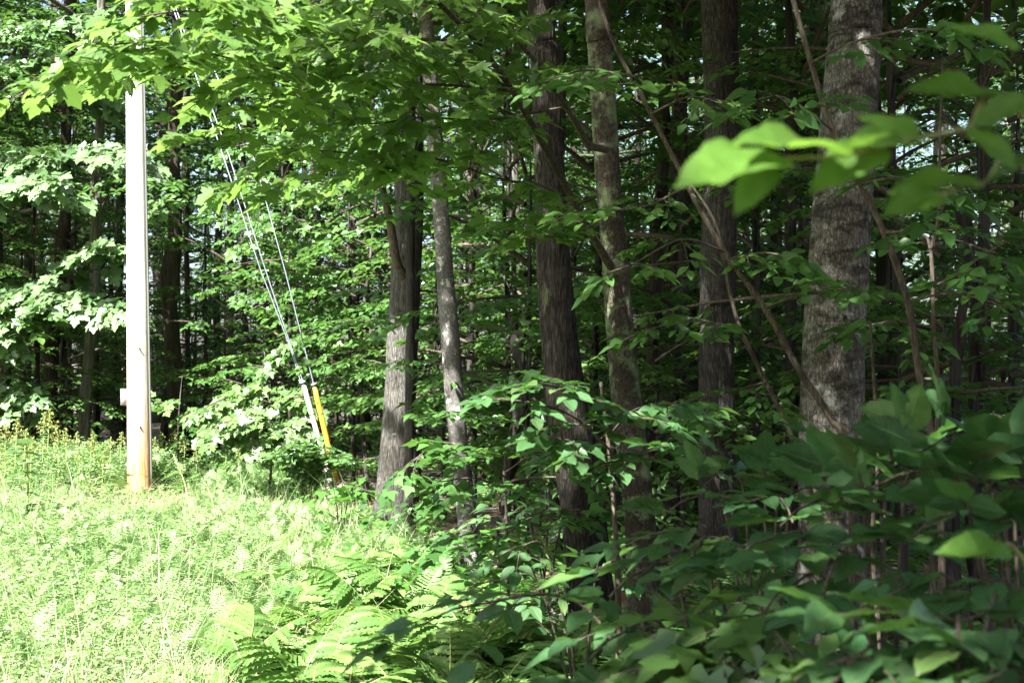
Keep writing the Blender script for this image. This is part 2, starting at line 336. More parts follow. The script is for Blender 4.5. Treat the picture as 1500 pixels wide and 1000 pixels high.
class Foliage:
    """collects leaf transforms and twig tubes"""
    def __init__(s): s.p = []; s.d = []; s.n = []; s.s = []; s.tw = []
    def add(s, p, d, n, sz): s.p.append(p); s.d.append(d); s.n.append(n); s.s.append(sz)
    def arrays(s): return np.concatenate(s.p), np.concatenate(s.d), np.concatenate(s.n), np.concatenate(s.s)
def twig_leaves(fo, o, dr, up, ln, ls, g, tilt=.35, droop=.25, spacing=.8, pair=True, twig=0.):
    """leaf pairs along a straight drooping twig"""
    n = max(2, int(ln/(ls*spacing)))
    t = (np.arange(n)+.6)/n
    dr = nrm(dr); side = nrm(np.cross(dr, up)); up2 = np.cross(side, dr)
    ax = lambda t: o+dr*ln*t[:, None]-np.array([0, 0, 1.])*(droop*ln*t**2)[:, None]
    c = ax(t); k = len(t)
    for sg in (-1, 1):
        keep = g.random(k) < .9
        a = g.uniform(.6, 1.15, k)
        d = dr*np.cos(a)[:, None]+side*(sg*np.sin(a))[:, None]+np.array([0, 0, -1.])*g.uniform(-.05, .55, k)[:, None]*(.5+tilt)
        nn = up2+g.normal(0, tilt, (k, 3))
        pos = c+d*ls*.12+g.normal(0, .03, (k, 3))*ls
        fo.add(pos[keep], d[keep], nn[keep], (ls*g.uniform(.52, 1.2, k))[keep])
    e = ax(np.array([1.]))
    fo.add(e, (dr+np.array([0, 0, -.3]))[None], (up2+g.normal(0, tilt*.5, 3))[None], np.array([ls*g.uniform(.8, 1.15)]))
    if twig: fo.tw.append((ax(np.linspace(0, 1, 5)), np.linspace(twig, twig*.35, 5)))
def spray(fo, o, dr, up, ln, ls, g, tilt=.35, droop=.25, spacing=.8, twig=0., fan=.55):
    """flat fan: main twig with alternate side twigs"""
    dr = nrm(dr); side = nrm(np.cross(dr, up))
    twig_leaves(fo, o, dr, up, ln, ls, g, tilt, droop, spacing, twig=twig)
    ns = max(1, int(ln/(ls*1.25))) if fan > 0 else 0
    for k in range(ns):
        t = (k+.7)/(ns+.4); sg = 1 if (k % 2) else -1
        b = o+dr*ln*t-np.array([0, 0, 1.])*(droop*ln*t*t)
        a = g.uniform(.65, .95)
        d = dr*math.cos(a)+side*sg*math.sin(a)+up*g.normal(0, .1)
        twig_leaves(fo, b, d, up, ln*fan*(1-.55*t)*g.uniform(.7, 1.2), ls, g, tilt, droop, spacing, twig=twig*.6)

def fo_mesh(name, fo, tpl, leafm, twigm=None, cull=None, size=1., limbs=()):
    p, d, n, s = fo.arrays()
    if cull is not None:
        k = cull(p); p, d, n, s = p[k], d[k], n[k], s[k]
    parts = [leaves_part(tpl, p, d, n, s*size, 0)]
    if twigm is not None:
        for path, r in fo.tw:
            V, Fs, uv = tube(path, r, 4, cap=False); parts.append((V, Fs, 1, uv))
        for path, r in limbs:
            V, Fs, uv = tube(path, r, 6, cap=False); parts.append((V, Fs, 1, uv))
    return make_mesh(name, parts, [leafm]+([twigm] if twigm is not None else []))

# ------------------------------------------------------------------ generic trees
UP = np.array([0, 0, 1.])
def crown_foliage(g, z0, z1, R, nl, ls, flat=.3, sl=(1., 1.6), lo_r=.7, dens=1.):
    """limbs up a vertical axis at x=y=0 -> Foliage + limb tubes"""
    fo = Foliage(); limbs = []
    for k in range(nl):
        t = (k+.5)/nl+g.normal(0, .02); z = z0+(z1-z0)*t
        az = k*2.399+g.normal(0, .3)
        prof = (lo_r+(1-lo_r)*math.sin(PI*min(1, t*1.6)/1.6)) if t < .6 else (1-((t-.6)/.4)**2*.75)
        ln = R*prof*g.uniform(.75, 1.15); el = flat+.75*t+g.normal(0, .1)
        d = np.array([math.cos(az)*math.cos(el), math.sin(az)*math.cos(el), math.sin(el)])
        s = np.linspace(0, 1, 7)[:, None]
        path = np.array([0, 0, z])+d*ln*s+np.array([0, 0, -1])*(.22*ln*s**2)+np.cumsum(g.normal(0, .03*ln/3, (7, 3)), 0)*s
        limbs.append((path, np.linspace(.012*ln+.006, .004, 7)))
        ns = max(3, int(ln*2.6*dens))
        for j in range(ns):
            u = .25+.75*(j+.5)/ns; q = path[0]*0+np.array([np.interp(u, s[:, 0], path[:, i]) for i in range(3)])
            tan = nrm(path[min(6, int(u*6)+1)]-path[int(u*6) if u < 1 else 5])
            sd = nrm(np.cross(tan, UP)); sg = 1 if j % 2 else -1
            dd = tan*g.uniform(.4, 1.)+sd*sg*g.uniform(.5, 1.)+UP*g.normal(-.02, .12)
            spray(fo, q, dd, UP, g.uniform(*sl)*(1.15-.5*u), ls, g)
        spray(fo, path[-1], tan, UP, sl[0], ls, g)
    return fo, limbs
def limbs_parts(limbs, ns=5):
    out = []
    for path, r in limbs:
        V, Fs, uv = tube(path, r, ns, cap=False); out.append((V, Fs, 0, uv))
    return out
def trunk_mesh(name, g, h=16., wob=2.5, mat=None, ns=10, nz=24, flare=.5):
    """unit radius trunk with taper; scale x,y by the real radius"""
    z = np.linspace(-.02, 1, nz)*h
    x = np.cumsum(g.normal(0, wob/nz, nz)); y = np.cumsum(g.normal(0, wob/nz, nz)); x -= x[0]; y -= y[0]
    r = (1-.72*(np.clip(z/h, 0, 1))**1.1)*(1+flare*np.exp(-np.clip(z, 0, 9)/.25))
    disp = 1+.12*(pnoise(nz, ns, nz/3, 4, g)-.5)
    V, Fs, uv = tube(np.stack([x, y, z], 1), r, ns, disp=disp)
    return make_mesh(name, [(V, Fs, 0, uv)], [mat])

# ================================================================== SETTING
def grid_mesh(name, xs, ys, mat, dz=0., mask=None):
    X, Y = np.meshgrid(xs, ys); Z = gz(X, Y)+dz
    V = np.stack([X, Y, Z], -1).reshape(-1, 3); nx = len(xs)
    i = (np.arange(len(ys)-1)[:, None]*nx+np.arange(nx-1)[None]).ravel()
    Q = np.stack([i, i+1, i+nx+1, i+nx], -1)
    if mask is not None:
        c = V[Q].mean(1); Q = Q[mask(c[:, 0], c[:, 1])]
    return build(name, [(V, [Q], 0, None)], [mat])
def axis(lo, hi, step, far, n=14):
    a = np.arange(lo, hi+1e-6, step); e = np.geomspace(step*2, far, n)
    return np.r_[(lo-e)[::-1], a, hi+e]
tag(grid_mesh('ground', axis(-24, 24, .5, 400), axis(-6, 60, .5, 400), ground_mat()), kind='structure')
def edge_x(y):
    """x of the forest edge (meadow lies left of it)"""
    return np.interp(y, [-8, 4, 6, 7, 11, 14.5, 18, 20.5, 23, 30], [-1.4, -1.2, -.85, -.8, -1.1, -1.55, -3.0, -4.2, -12, -30])
def in_ferns(x, y): return (x > np.interp(y, [4, 6, 8, 10.5, 12], [-1.25, -1.15, -1.3, -1.25, -.8])+.15*np.sin(5*y)) & (y < 12)
tag(grid_mesh('meadow', np.arange(-24, 1.2, .25), np.arange(-6, 24, .25), soil_mat(), .01, mask=lambda x, y: (x < edge_x(y)-.1) & ~in_ferns(x, y)), kind='structure')

# forest-floor litter
g = RS(11); n = 16000
y = 6+34*g.random(n)**1.3; x = (g.random(n)*2-1)*(y*.42+1); k = x > edge_x(y)-.3; x, y = x[k], y[k]
p = np.stack([x, y, gz(x, y)+.012+.02*g.random(len(x))], 1); a = g.uniform(0, 2*PI, len(x))
lm = leaf_mat('litter_leaf', (.12, .075, .04), (.26, .17, .10), (.2, .12, .06), tfac=.1, rough=.8, spec=.15)
o = build('leaf_litter', [leaves_part('tri', p, np.stack([np.cos(a), np.sin(a), g.normal(0, .2, len(x))], 1), np.array([0, 0, 1.])+g.normal(0, .35, (len(x), 3)), g.uniform(.06, .13, len(x)))], [lm])
tag(o, 'dry brown fallen leaves strewn over the shaded forest floor', kind='stuff')

# ================================================================== GRASS (uncountable)
def blades(g, x, y, h, w, lean=.5, nseg=3):
    n = len(x); a = g.uniform(0, 2*PI, n); ln = g.uniform(.1, lean, n)*h
    dx, dy = np.cos(a), np.sin(a); z0 = gz(x, y)
    t = np.linspace(0, 1, nseg+1)
    b = g.uniform(0, 2*PI, n); sx, sy = np.cos(b), np.sin(b)
    V = np.zeros((n, nseg+1, 2, 3))
    for i, tt in enumerate(t):
        ww = w*(1-tt**1.6)*.5+.0004
        cx = x+dx*ln*tt**2; cy = y+dy*ln*tt**2; cz = z0-.02+h*(tt-.28*(ln/h)*tt**2.5)
        V[:, i, 0] = np.stack([cx-sx*ww, cy-sy*ww, cz], 1); V[:, i, 1] = np.stack([cx+sx*ww, cy+sy*ww, cz], 1)
    base = (np.arange(n)*(nseg+1)*2)[:, None]
    Q = np.concatenate([base+np.array([[2*i, 2*i+1, 2*i+3, 2*i+2]]) for i in range(nseg)])
    return V.reshape(-1, 3), [Q], 0, None
def meadow_pts(g, n, y0, y1, pw=1., pad=.4):
    y = y0+(y1-y0)*g.random(n)**pw; x = edge_x(y)+pad-(g.random(n)**1.0)*(edge_x(y)+pad+(y*.40+.6))
    k = ~in_ferns(x, y) | (g.random(n) < .12)
    return x[k], y[k]
def NP(x, y): return np.where((np.abs(x+5.0*y/19) < .75) & (y > 15.5) & (y < 19.1), .42, 1.)      # trodden short in front of the pole
g = RS(21); parts = []
x, y = meadow_pts(g, 38000, 4.6, 12, 1.1); parts.append(blades(g, x, y, NP(x, y)*g.uniform(.12, .36, len(x)), g.uniform(.003, .007, len(x)), 1.6))
x, y = meadow_pts(g, 30000, 11, 22.5, 1., .6); parts.append(blades(g, x, y, NP(x, y)*g.uniform(.15, .38, len(x)), g.uniform(.005, .010, len(x)), 1.5))
x, y = meadow_pts(g, 1300, 5, 20, 1.); parts.append(blades(g, x, y, NP(x, y)*g.uniform(.5, .85, len(x)), g.uniform(.003, .006, len(x)), .6, 5))
x, y = meadow_pts(g, 8000, 4.6, 20, 1.2); V_, F_, m_, u_ = blades(g, x, y, g.uniform(.2, .5, len(x)), g.uniform(.003, .006, len(x)), 1.8); parts.append((V_, F_, 1, u_))
tag(build('grass', parts, [M['grass'], leaf_mat('dry_straw', (.26, .20, .11), (.42, .36, .22), (.34, .28, .16), tfac=.2, rough=.7, spec=.2)]), 'bright sunlit meadow grass in front of the forest edge', kind='stuff')

# feathery hay-scented fern cover
def T_feather(np_=17, w=.30, seed=3):
    """fine twice-cut frond: rachis + narrow pinnae of two half blades with zigzag edge"""
    V = []; Fq = []
    rach = lambda t: np.array([0, t, .25*t-.42*t**2.2])
    def add(vs, quads):
        b = len(V); V.extend(vs); Fq.extend([[b+i for i in q] for q in quads])
    g = RS(seed)
    for k in range(np_):
        t = .12+.86*k/np_; b = rach(t); ln = w*(1-t)**.75*min(1, .55+t*3)*1.05+.02
        for sg in (-1, 1):
            d = np.array([sg*.93, .36, -.12+g.normal(0, .08)]); d /= np.linalg.norm(d); q = np.array([-sg*.3, .9, .1])
            hw = .0105+.006*(1-t)
            m = [b+d*ln*u for u in (0, .25, .5, .75, 1.)]
            up_ = [m[i]+q*hw*f for i, f in ((0, .5), (1, 1.25), (2, .95), (3, .7))]; dn = [m[i]-q*hw*f for i, f in ((0, .5), (1, 1.25), (2, .95), (3, .7))]
            vs = m+up_+dn
            add(vs, [[0, 1, 6, 5], [1, 2, 7, 6], [2, 3, 8, 7], [3, 4, 4, 8], [0, 9, 10, 1], [1, 10, 11, 2], [2, 11, 12, 3], [3, 12, 4, 4]])
    V = np.array(V); Q = np.array(Fq); tri = np.array([[q[0], q[1], q[3]] if q[1] == q[2] else [q[0], q[1], q[2]] for q in Fq if len(set(q)) == 3])
    Q = np.array([q for q in Fq if len(set(q)) == 4])
    return V, [Q, tri], V[:, :2].copy()
T['feather'] = T_feather()
def fern_tuft_pts(g, x, y, nf, tilt=(.5, 1.1), size=(.45, .7)):
    n = len(x); P_ = []; D = []; Nn = []; S = []
    for k in range(nf):
        a = g.uniform(0, 2*PI, n); el = g.uniform(*tilt, n)
        d = np.stack([np.cos(a)*np.cos(el), np.sin(a)*np.cos(el), np.sin(el)], 1)
        P_.append(np.stack([x, y, gz(x, y)+.02], 1)+g.normal(0, .04, (n, 3))*[1, 1, 0]); D.append(d); Nn.append(np.array([0, 0, 1.])+.0*d-d*.2+g.normal(0, .1, (n, 3))); S.append(g.uniform(*size, n))
    return np.concatenate(P_), np.concatenate(D), np.concatenate(Nn), np.concatenate(S)
g = RS(31)
y = 7.0+15*g.random(2000)**.85; lim = edge_x(y)+.5; x = lim-g.random(2000)**1.05*(lim+y*.39)
k = ~(in_ferns(x, y) & (y < 9.5)) & (g.random(2000) < np.interp(y, [7, 10], [.35, 1]))
a_ = fern_tuft_pts(g, x[k], y[k], 5, tilt=(.45, 1.2), size=(.42, .74))
a_[3][:] *= np.interp(a_[0][:, 1], [9, 14, 18, 19.3, 21], [.62, .6, .45, .95, 1.35])*NP(a_[0][:, 0], a_[0][:, 1])*np.where(a_[0][:, 0] < edge_x(a_[0][:, 1])-.7, 1., .8)
tag(build('fern_cover', [leaves_part('feather', *a_[:3], a_[3])], [M['fern_pale']]), 'dense feathery ferns covering the sunny slope below the trees', kind='stuff')

# leafy weeds of the meadow: stems set with many small narrow leaves
g = RS(33); n = 5200
y = 6.2+15.3*g.random(n)**.85; lim = edge_x(y)+.35; x = lim-g.random(n)*(lim+y*.39+.3); k = ~in_ferns(x, y) | (g.random(n) < .15); x, y, lim = x[k], y[k], lim[k]; n = len(x); h = g.uniform(.22, .46, n)*np.interp(y, [6, 10, 14, 18, 19.4, 21.5], [.7, .9, .75, .55, 1.5, 2.1])*np.where(x > lim-1.3, .6, 1.)*NP(x, y)
P_ = []; D_ = []; N_ = []; S_ = []
for k in range(17):
    u = .25+.75*(k+.5)/17; a = k*2.4+g.uniform(0, 6.28, n); el = g.uniform(-.15, .45, n)
    P_.append(np.stack([x+.05*u*np.sin(y*7), y, gz(x, y)+h*u], 1)); D_.append(np.stack([np.cos(a)*np.cos(el), np.sin(a)*np.cos(el), np.sin(el)], 1)); N_.append(np.array([0, 0, 1.])+g.normal(0, .3, (n, 3))); S_.append(g.uniform(.06, .12, n)*(1.15-.5*u)*np.interp(y, [6, 16], [.75, 1.1]))
tag(build('meadow_weeds', [leaves_part('narrow', np.concatenate(P_), np.concatenate(D_), np.concatenate(N_), np.concatenate(S_)), blades(g, x, y, h, np.full(n, .005), .12)], [M['rod_leaf']]), 'fine leafy weeds filling the sunlit meadow', kind='stuff')

# undergrowth in the shade: seedlings and low leaves
g = RS(41); n = 1500
y = 6.0+22*g.random(n)**1.2; lim = edge_x(y)-.6; x = lim+g.random(n)*(y*.40+.5-lim)
fo = Foliage()
for i in range(n):
    if y[i] < 8.6 and x[i] < .6 and g.random() < .7: continue
    h = g.uniform(.05, .26 if y[i] < 16 else .42); m_ = g.integers(5, 10); a = g.uniform(0, 2*PI, m_); el = g.uniform(-.5, .35, m_)
    c = np.array([x[i], y[i], float(gz(x[i], y[i]))+h])
    fo.add(c+g.normal(0, .06, (m_, 3)), np.stack([np.cos(a)*np.cos(el), np.sin(a)*np.cos(el), np.sin(el)], 1), np.array([0, 0, 1.])+g.normal(0, .25, (m_, 3)), g.uniform(.06, .12, m_))
a_ = fern_tuft_pts(g, x[:260], y[:260], 4, tilt=(.3, .9), size=(.3, .55))
tag(build('undergrowth', [leaves_part('tri', *fo.arrays()), leaves_part('feather', *a_[:3], a_[3], 1)], [M['leaf_ground'], M['fern']]), 'low seedlings and small ferns on the shaded forest floor', kind='stuff')

# ================================================================== UTILITY POLE AND GUY WIRES
PD = 19.0
pb = P(207, 735, PD); pt_ = P(195, 105, PD); lean = (pt_-pb)/(pt_[2]-pb[2])
pz0 = float(gz(pb[0], PD)); HP = 9.2
pole = thing('utility_pole', 'tall sunlit wooden utility pole standing in the meadow', 'utility pole', (pb[0], PD, pz0))
g = RS(5); zz = np.linspace(-.05, HP, 60)
path = np.stack([lean[0]*zz, 0*zz, zz], 1); r = .168-.0075*zz
V, Fs, uv = tube(path, r, 40, disp=1+.02*(pnoise(60, 40, 4, 24, g)-.5))
build('shaft', [(V, Fs, 0, uv)], [pole_mat()], pole)
# ground-wire moulding down the right side
zz = np.linspace(.1, HP-.3, 30); th = math.radians(-18)
rr = .168-.0075*zz+.012
path = np.stack([lean[0]*zz+rr*math.cos(th), rr*math.sin(th), zz], 1)
V, Fs, uv = tube(path, .014, 8); build('ground_wire_cover', [(V, Fs, 0, uv)], [plain_mat('dark_plastic', (.09, .09, .09), .5)], pole)
# small tag board on the left edge
Rz = np.array([[math.cos(.25), -math.sin(.25), 0], [math.sin(.25), math.cos(.25), 0], [0, 0, 1]])
tz = (735-584)/F*PD
V, Fs = box((lean[0]*tz-.185, -.03, tz), (.11, .012, .22), Rz); build('tag_plate', [(V, Fs, 0, None)], [plain_mat('tag_metal', (.30, .28, .30), .5, .2, noise=.25, scale=60)], pole)
for dz_, nm in ((2.05, 'bolt'), (1.0, 'staple')):
    V, Fs, uv = tube(np.array([[lean[0]*dz_+.05, -.15, dz_], [lean[0]*dz_+.05, -.185, dz_]]), .014, 10); build(nm, [(V, Fs, 0, uv)], [plain_mat(nm+'_steel', (.25, .24, .23), .5, .7)], pole)
# cross arm high above the view
V, Fs = box((lean[0]*8.6, -.19, 8.6), (2.4, .09, .12)); build('cross_arm', [(V, Fs, 0, None)], [plain_mat('arm_wood', (.25, .2, .15), .8, noise=.3)], pole)
for sx in (-1.05, -.4, .4, 1.05):
    V, Fs, uv = tube(np.array([[lean[0]*8.6+sx, -.19, 8.66], [lean[0]*8.6+sx, -.19, 8.74], [lean[0]*8.6+sx, -.19, 8.78], [lean[0]*8.6+sx, -.19, 8.86]]), [.02, .05, .035, .045], 12)
    build('insulator', [(V, Fs, 0, uv)], [plain_mat('porcelain', (.35, .33, .3), .2)], pole)

steel = plain_mat('galvanised_strand', (.17, .185, .23), .5, .3)
yel = plain_mat('yellow_guard_plastic', (.54, .25, .018), .5, noise=.32, scale=11)
grey = plain_mat('weathered_guard_plastic', (.36, .34, .30), .6, noise=.25, scale=14)
def guy(label, ground_px, pts_px, d, guard=None, rings=()):
    """a strand from its ground anchor up to the pole; points measured on the photo, all within the plane of the pole and anchor"""
    gp = P(*ground_px, d); gp[2] = float(gz(gp[0], gp[1]))-.03
    t = thing('guy_wire', label, 'guy wire', gp, 0, 'guy wires bracing the utility pole')
    pts = np.array([P(px, py, d) for px, py in pts_px])
    top = np.array([pb[0]+lean[0]*8.3, PD, pz0+8.3]); last = pts[-1]
    path = np.vstack([gp, pts, top])-gp
    V, Fs, uv = tube(path, .0075, 6); build('strand', [(V, Fs, 0, uv)], [steel], t)
    if guard:
        a, b, r_, mat = guard
        A, B = P(*a, d)-gp, P(*b, d)-gp
        V, Fs, uv = tube(A+(B-A)*np.linspace(0, 1, 9)[:, None], np.r_[r_*.95, np.full(7, r_), r_*.7], 14); gd = build('guard', [(V, Fs, 0, uv)], [mat], t)
        V, Fs, uv = tube(np.array([B-(B-A)*.012, B+(B-A)*.012]), r_*1.15, 12); build('clamp', [(V, Fs, 0, uv)], [steel], gd)
        for u in (.33, .7):
            c = A+(B-A)*u; V, Fs, uv = tube(np.array([c-(B-A)*.006, c+(B-A)*.006]), r_*1.06, 12); build('band', [(V, Fs, 0, uv)], [plain_mat('band_dark', (.10, .07, .02), .6)], gd)
    return t
GD = 17.6
guy('steel guy wire with a bright yellow plastic guard at its foot', (500, 735), [(489, 684), (459, 560), (418, 400), (372, 235)], GD, ((494, 706), (460, 563), .033, yel))
guy('steel guy wire with a weathered white guard at its foot', (491, 735), [(482, 690), (445, 562), (400, 430), (385, 385), (333, 225)], GD, ((488, 716), (444, 560), .032, grey))
guy('bare steel guy wire, lowest and leftmost of the three', (484, 735), [(470, 660), (461, 625), (425, 508), (380, 392), (326, 230)], GD)

# ================================================================== SHADE CONTROL: crowns are thinned where the real meadow is sunlit
def shadow_xy(p, z=.5):
    t = (p[:, 2]-z)/TO_SUN[2]; q = p-TO_SUN*t[:, None]; return q[:, 0], q[:, 1]
GAPS = []                                    # gaps in the canopy: (point that gets a sunfleck, radius)
GAPS += [(P(587, 525, 14.1), .30), (P(592, 590, 14.1), .16), (P(578, 700, 14.1), .28), (P(574, 750, 14.1), .25), (P(668, 560, 11.5), .12), (P(900, 420, 8.1), .1), (P(1195, 560, 7.4), .06)]
GAPS += [(P(1150, 215, 1.3), .17), (P(1095, 270, 1.27), .08), (P(1235, 880, 2.1), .05), (P(730, 870, 3.2), .12), (P(640, 650, 9.0), .3)]
GAPS += [(P(1050, 600, 11), .12), (P(1065, 430, 11), .1), (P(500, 800, 8.5), .6), (P(560, 920, 6.2), .35)]
for _ in range(45): GAPS.append((P(rng.uniform(700, 1500), rng.uniform(640, 1000), rng.uniform(2, 5)), rng.uniform(.03, .09)))
for _ in range(60):
    _d = rng.uniform(3, 13); _px = rng.uniform(600, 1500); GAPS.append((P(_px, rng.uniform(250, 950), _d), rng.uniform(.05, .16)))
def sun_cull(off, keep_meadow=.02):
    off = np.asarray(off, float)
    g = RS(99)
    def f(p):
        w = p+off; x, y = shadow_xy(w); k = np.ones(len(w), bool)
        marg = edge_x(y)+.15+.35*np.sin(y*1.9)+.25*np.sin(y*4.3+1)
        k &= ~((x < marg) & (x > -14) & (y > 4.5) & (y < 26) & (g.random(len(w)) > keep_meadow))
        x2, y2 = shadow_xy(w, 2.9); k &= ~((x2 < -.10*y2+.25*np.sin(y2*3.1)) & (x2 > -4) & (y2 > 3.5) & (y2 < 8.5) & (w[:, 2] > 3.7) & (g.random(len(w)) > .05))
        x3, y3 = shadow_xy(w, 3.); k &= ~((x3 < .6) & (x3 > -6.5) & (y3 > 15.) & (y3 < 27) & (g.random(len(w)) < .93))
        for c, r in GAPS:
            v = w-c; a = v@TO_SUN; dd = np.linalg.norm(v-a[:, None]*TO_SUN, axis=1); k &= ~((dd < r) & (a > .25))
        return k
    return f

# ================================================================== THE SIX LARGE TRUNKS AT THE FOREST EDGE
def big_tree(px_pts, d, label, mat, seed, rough=.1, kt=26, kz=30, h=14., flare=.22, crown=True, cr=5.0, name='tree', leafm='leaf_far', ridges=True):
    """px_pts: (x, y, width) down the photo's trunk from base to top edge"""
    g = RS(seed)
    pts = [P(x, y, d) for x, y, w in px_pts]; rad = [w/2*d/F for x, y, w in px_pts]
    b, c = pts[0], pts[1]
    base = b+(b-c)*((b[2]-float(gz(b[0], d)))/max(.05, (c-b)[2])) if b[2] > float(gz(b[0], d)) else b.copy()
    base[0] = np.clip(base[0], b[0]-.12, b[0]+.12); base[1] = d; base[2] = float(gz(base[0], d))
    if b[2]-base[2] > .08: pts = [base]+pts; rad = [rad[0]*1.05]+rad
    else: pts[0] = base
    t_, u_ = pts[-1], pts[-2]; dr = nrm((t_-u_)[None])[0]
    ext = [t_+dr*s+np.array([g.normal(0, .05), g.normal(0, .1), 0])*s for s in ((h-t_[2])*.35, (h-t_[2])*.7, h-t_[2])]
    pts += ext; rad += [rad[-1]*.85, rad[-1]*.6, rad[-1]*.25]
    A = np.array(pts)-base; A = np.vstack([A[0]-[0, 0, .1], A]); rad = [rad[0]]+rad
    path = smooth_path(np.c_[A, rad], 10); path = resample(path, 330)
    R = path[:, 3]; path = path[:, :3]
    R = R*(1+flare*np.exp(-np.clip(path[:, 2], 0, 9)/.22))
    th = np.linspace(0, 2*PI, 72, endpoint=False)
    root = 1+.13*np.exp(-np.clip(path[:, 2], 0, 9)/.3)[:, None]*np.cos(5*th+g.uniform(0, 6))[None]*np.ones((330, 1))
    nz_ = pnoise(330, 72, kz, kt, g, 2)
    if ridges: nz_ = np.abs(nz_-.5)*-2+.3
    else: nz_ = nz_-.5
    lump = pnoise(330, 72, 22, 4, g, 2)-.5
    V, Fs, uv = tube(path, R, 72, disp=root*(1+rough*nz_+.14*lump))
    t = thing(name, label, 'tree', base)
    tr = build('trunk', [(V, Fs, 0, uv)], [mat], t)
    t['_top'] = 0
    del t['_top']
    if crown:
        fo, limbs = crown_foliage(g, 5.0, h+.5, cr, 24, .19, .12, (1.1, 1.8), .8, 1.)
        # shift with the lean of the trunk
        zc = path[:, 2]; sx = lambda z: np.stack([np.interp(z, zc, path[:, 0]), np.interp(z, zc, path[:, 1])], -1)
        for k in range(len(fo.p)): fo.p[k] = fo.p[k]+np.c_[sx(np.clip(fo.p[k][:, 2], 5, h)), np.zeros(len(fo.p[k]))]
        L2 = []
        for pth, r in limbs:
            q = pth.copy(); q[:, :2] += sx(np.full(1, pth[0, 2]))[0]; L2.append((q, r*1.3))
        link('crown', fo_mesh('crown', fo, 'hex', M[leafm], M['limb'], sun_cull(base), 1., L2), t)
    return t, base
T1, b1 = big_tree([(573, 790, 62), (578, 700, 48), (587, 560, 45), (590, 480, 46), (594, 400, 43), (598, 300, 42), (600, 180, 38), (600, 60, 34), (603, -20, 32)], 14.2,
    'grey ridged trunk with bright sun patches and a side limb, beside the yellow guy guard', M['bark_t1'], 101, .13, 34, 22)
T2, b2 = big_tree([(690, 850, 30), (682, 740, 28), (668, 610, 28), (658, 480, 27), (652, 400, 25), (643, 270, 23), (632, 150, 22), (623, 20, 21), (621, -20, 21)], 11.6,
    'slim smooth grey trunk with pale spots, leaning left', M['bark_t2'], 102, .03, 14, 30, ridges=False, flare=.25)
T3, b3 = big_tree([(868, 930, 66), (858, 800, 62), (845, 690, 60), (832, 600, 56), (820, 500, 52), (811, 400, 50), (808, 320, 47), (803, 200, 44), (797, 80, 41), (793, -20, 39)], 8.8,
    'dark brown trunk with deep vertical furrows, darkest of the edge trees', M['bark_t3'], 103, .14, 30, 70)
T4, b4 = big_tree([(948, 900, 50), (940, 790, 46), (930, 690, 44), (918, 590, 45), (908, 480, 42), (902, 390, 40), (893, 280, 38), (885, 160, 37), (877, 40, 35), (874, -20, 35)], 8.2,
    'brown trunk blotched with pale green lichen, with long limbs reaching left', M['bark_t4'], 104, .05, 16, 30, ridges=False, flare=.3)
T5, b5 = big_tree([(1052, 800, 56), (1050, 650, 53), (1049, 560, 52), (1052, 430, 51), (1056, 300, 50), (1058, 160, 51), (1056, 40, 52), (1055, -20, 52)], 11.0,
    'straight dark grey trunk between the lichen trunk and the thick banded trunk', M['bark_t5'], 105, .15, 30, 26)
T6, b6 = big_tree([(1212, 960, 104), (1214, 800, 96), (1216, 640, 92), (1220, 540, 90), (1226, 430, 90), (1234, 320, 87), (1243, 210, 84), (1252, 100, 78), (1259, 0, 75), (1261, -30, 74)], 7.6,
    'thickest trunk, pale grey with dark horizontal bands, leaning right', M['bark_t6'], 106, .035, 20, 40, ridges=False, flare=.25)

# stub limb of T1
def limb_part(parent, base, pts, r0, r1, mat, name='limb', ns=10, n=8):
    path = smooth_path(np.array(pts), n)-base
    V, Fs, uv = tube(path, np.linspace(r0, r1, len(path)), ns)
    return build(name, [(V, Fs, 0, uv)], [mat], parent)
limb_part(T1, b1, [P(592, 405, 13.95), P(580, 380, 13.85), P(570, 320, 13.75), P(556, 265, 13.6), P(541, 236, 13.4), P(520, 200, 13.2)], .05, .026, M['limb'])

# long limbs of the lichen tree with the overhanging maple sprays
Lm = {}
Lm['a'] = [P(895, 390, 8.1), P(880, 365, 7.9), P(850, 312, 7.75), P(828, 270, 7.6), P(790, 200, 7.3), P(750, 130, 7.0), P(700, 62, 6.7), P(640, 0, 6.4), P(560, -70, 6.0)]
Lm['b'] = [P(752, 132, 7.0), P(700, 126, 6.8), P(640, 122, 6.6), P(570, 122, 6.3), P(500, 115, 6.0), P(420, 100, 5.7), P(330, 82, 5.4), P(260, 62, 5.2), P(200, 60, 5.0), P(165, 62, 4.9)]
Lm['c'] = [P(845, 300, 7.7), P(795, 272, 7.6), P(735, 262, 7.3), P(640, 232, 6.9), P(560, 228, 6.6), P(500, 222, 6.3), P(400, 212, 6.0), P(340, 192, 5.8), P(290, 170, 5.6)]
Lm['d'] = [P(888, 218, 8.05), P(862, 210, 7.8), P(845, 180, 7.6), P(820, 140, 7.4), P(790, 95, 7.2), P(760, 60, 7.0), P(720, 15, 6.8)]
Lm['e'] = [P(720, 80, 6.8), P(660, 66, 6.5), P(630, 55, 6.4), P(560, 60, 6.0), P(470, 50, 5.6), P(390, 30, 5.2), P(310, 14, 5.0), P(245, 14, 4.9), P(200, 22, 4.8)]
Lm['f'] = [P(640, 2, 6.4), P(560, -15, 6.1), P(480, -20, 5.7), P(380, -25, 5.3), P(280, -20, 5.0), P(215, -12, 4.9)]
limb_part(T4, b4, Lm['a'], .026, .010, M['limb']); limb_part(T4, b4, Lm['d'], .022, .008, M['limb'])
fo = Foliage(); g = RS(77); tw = []
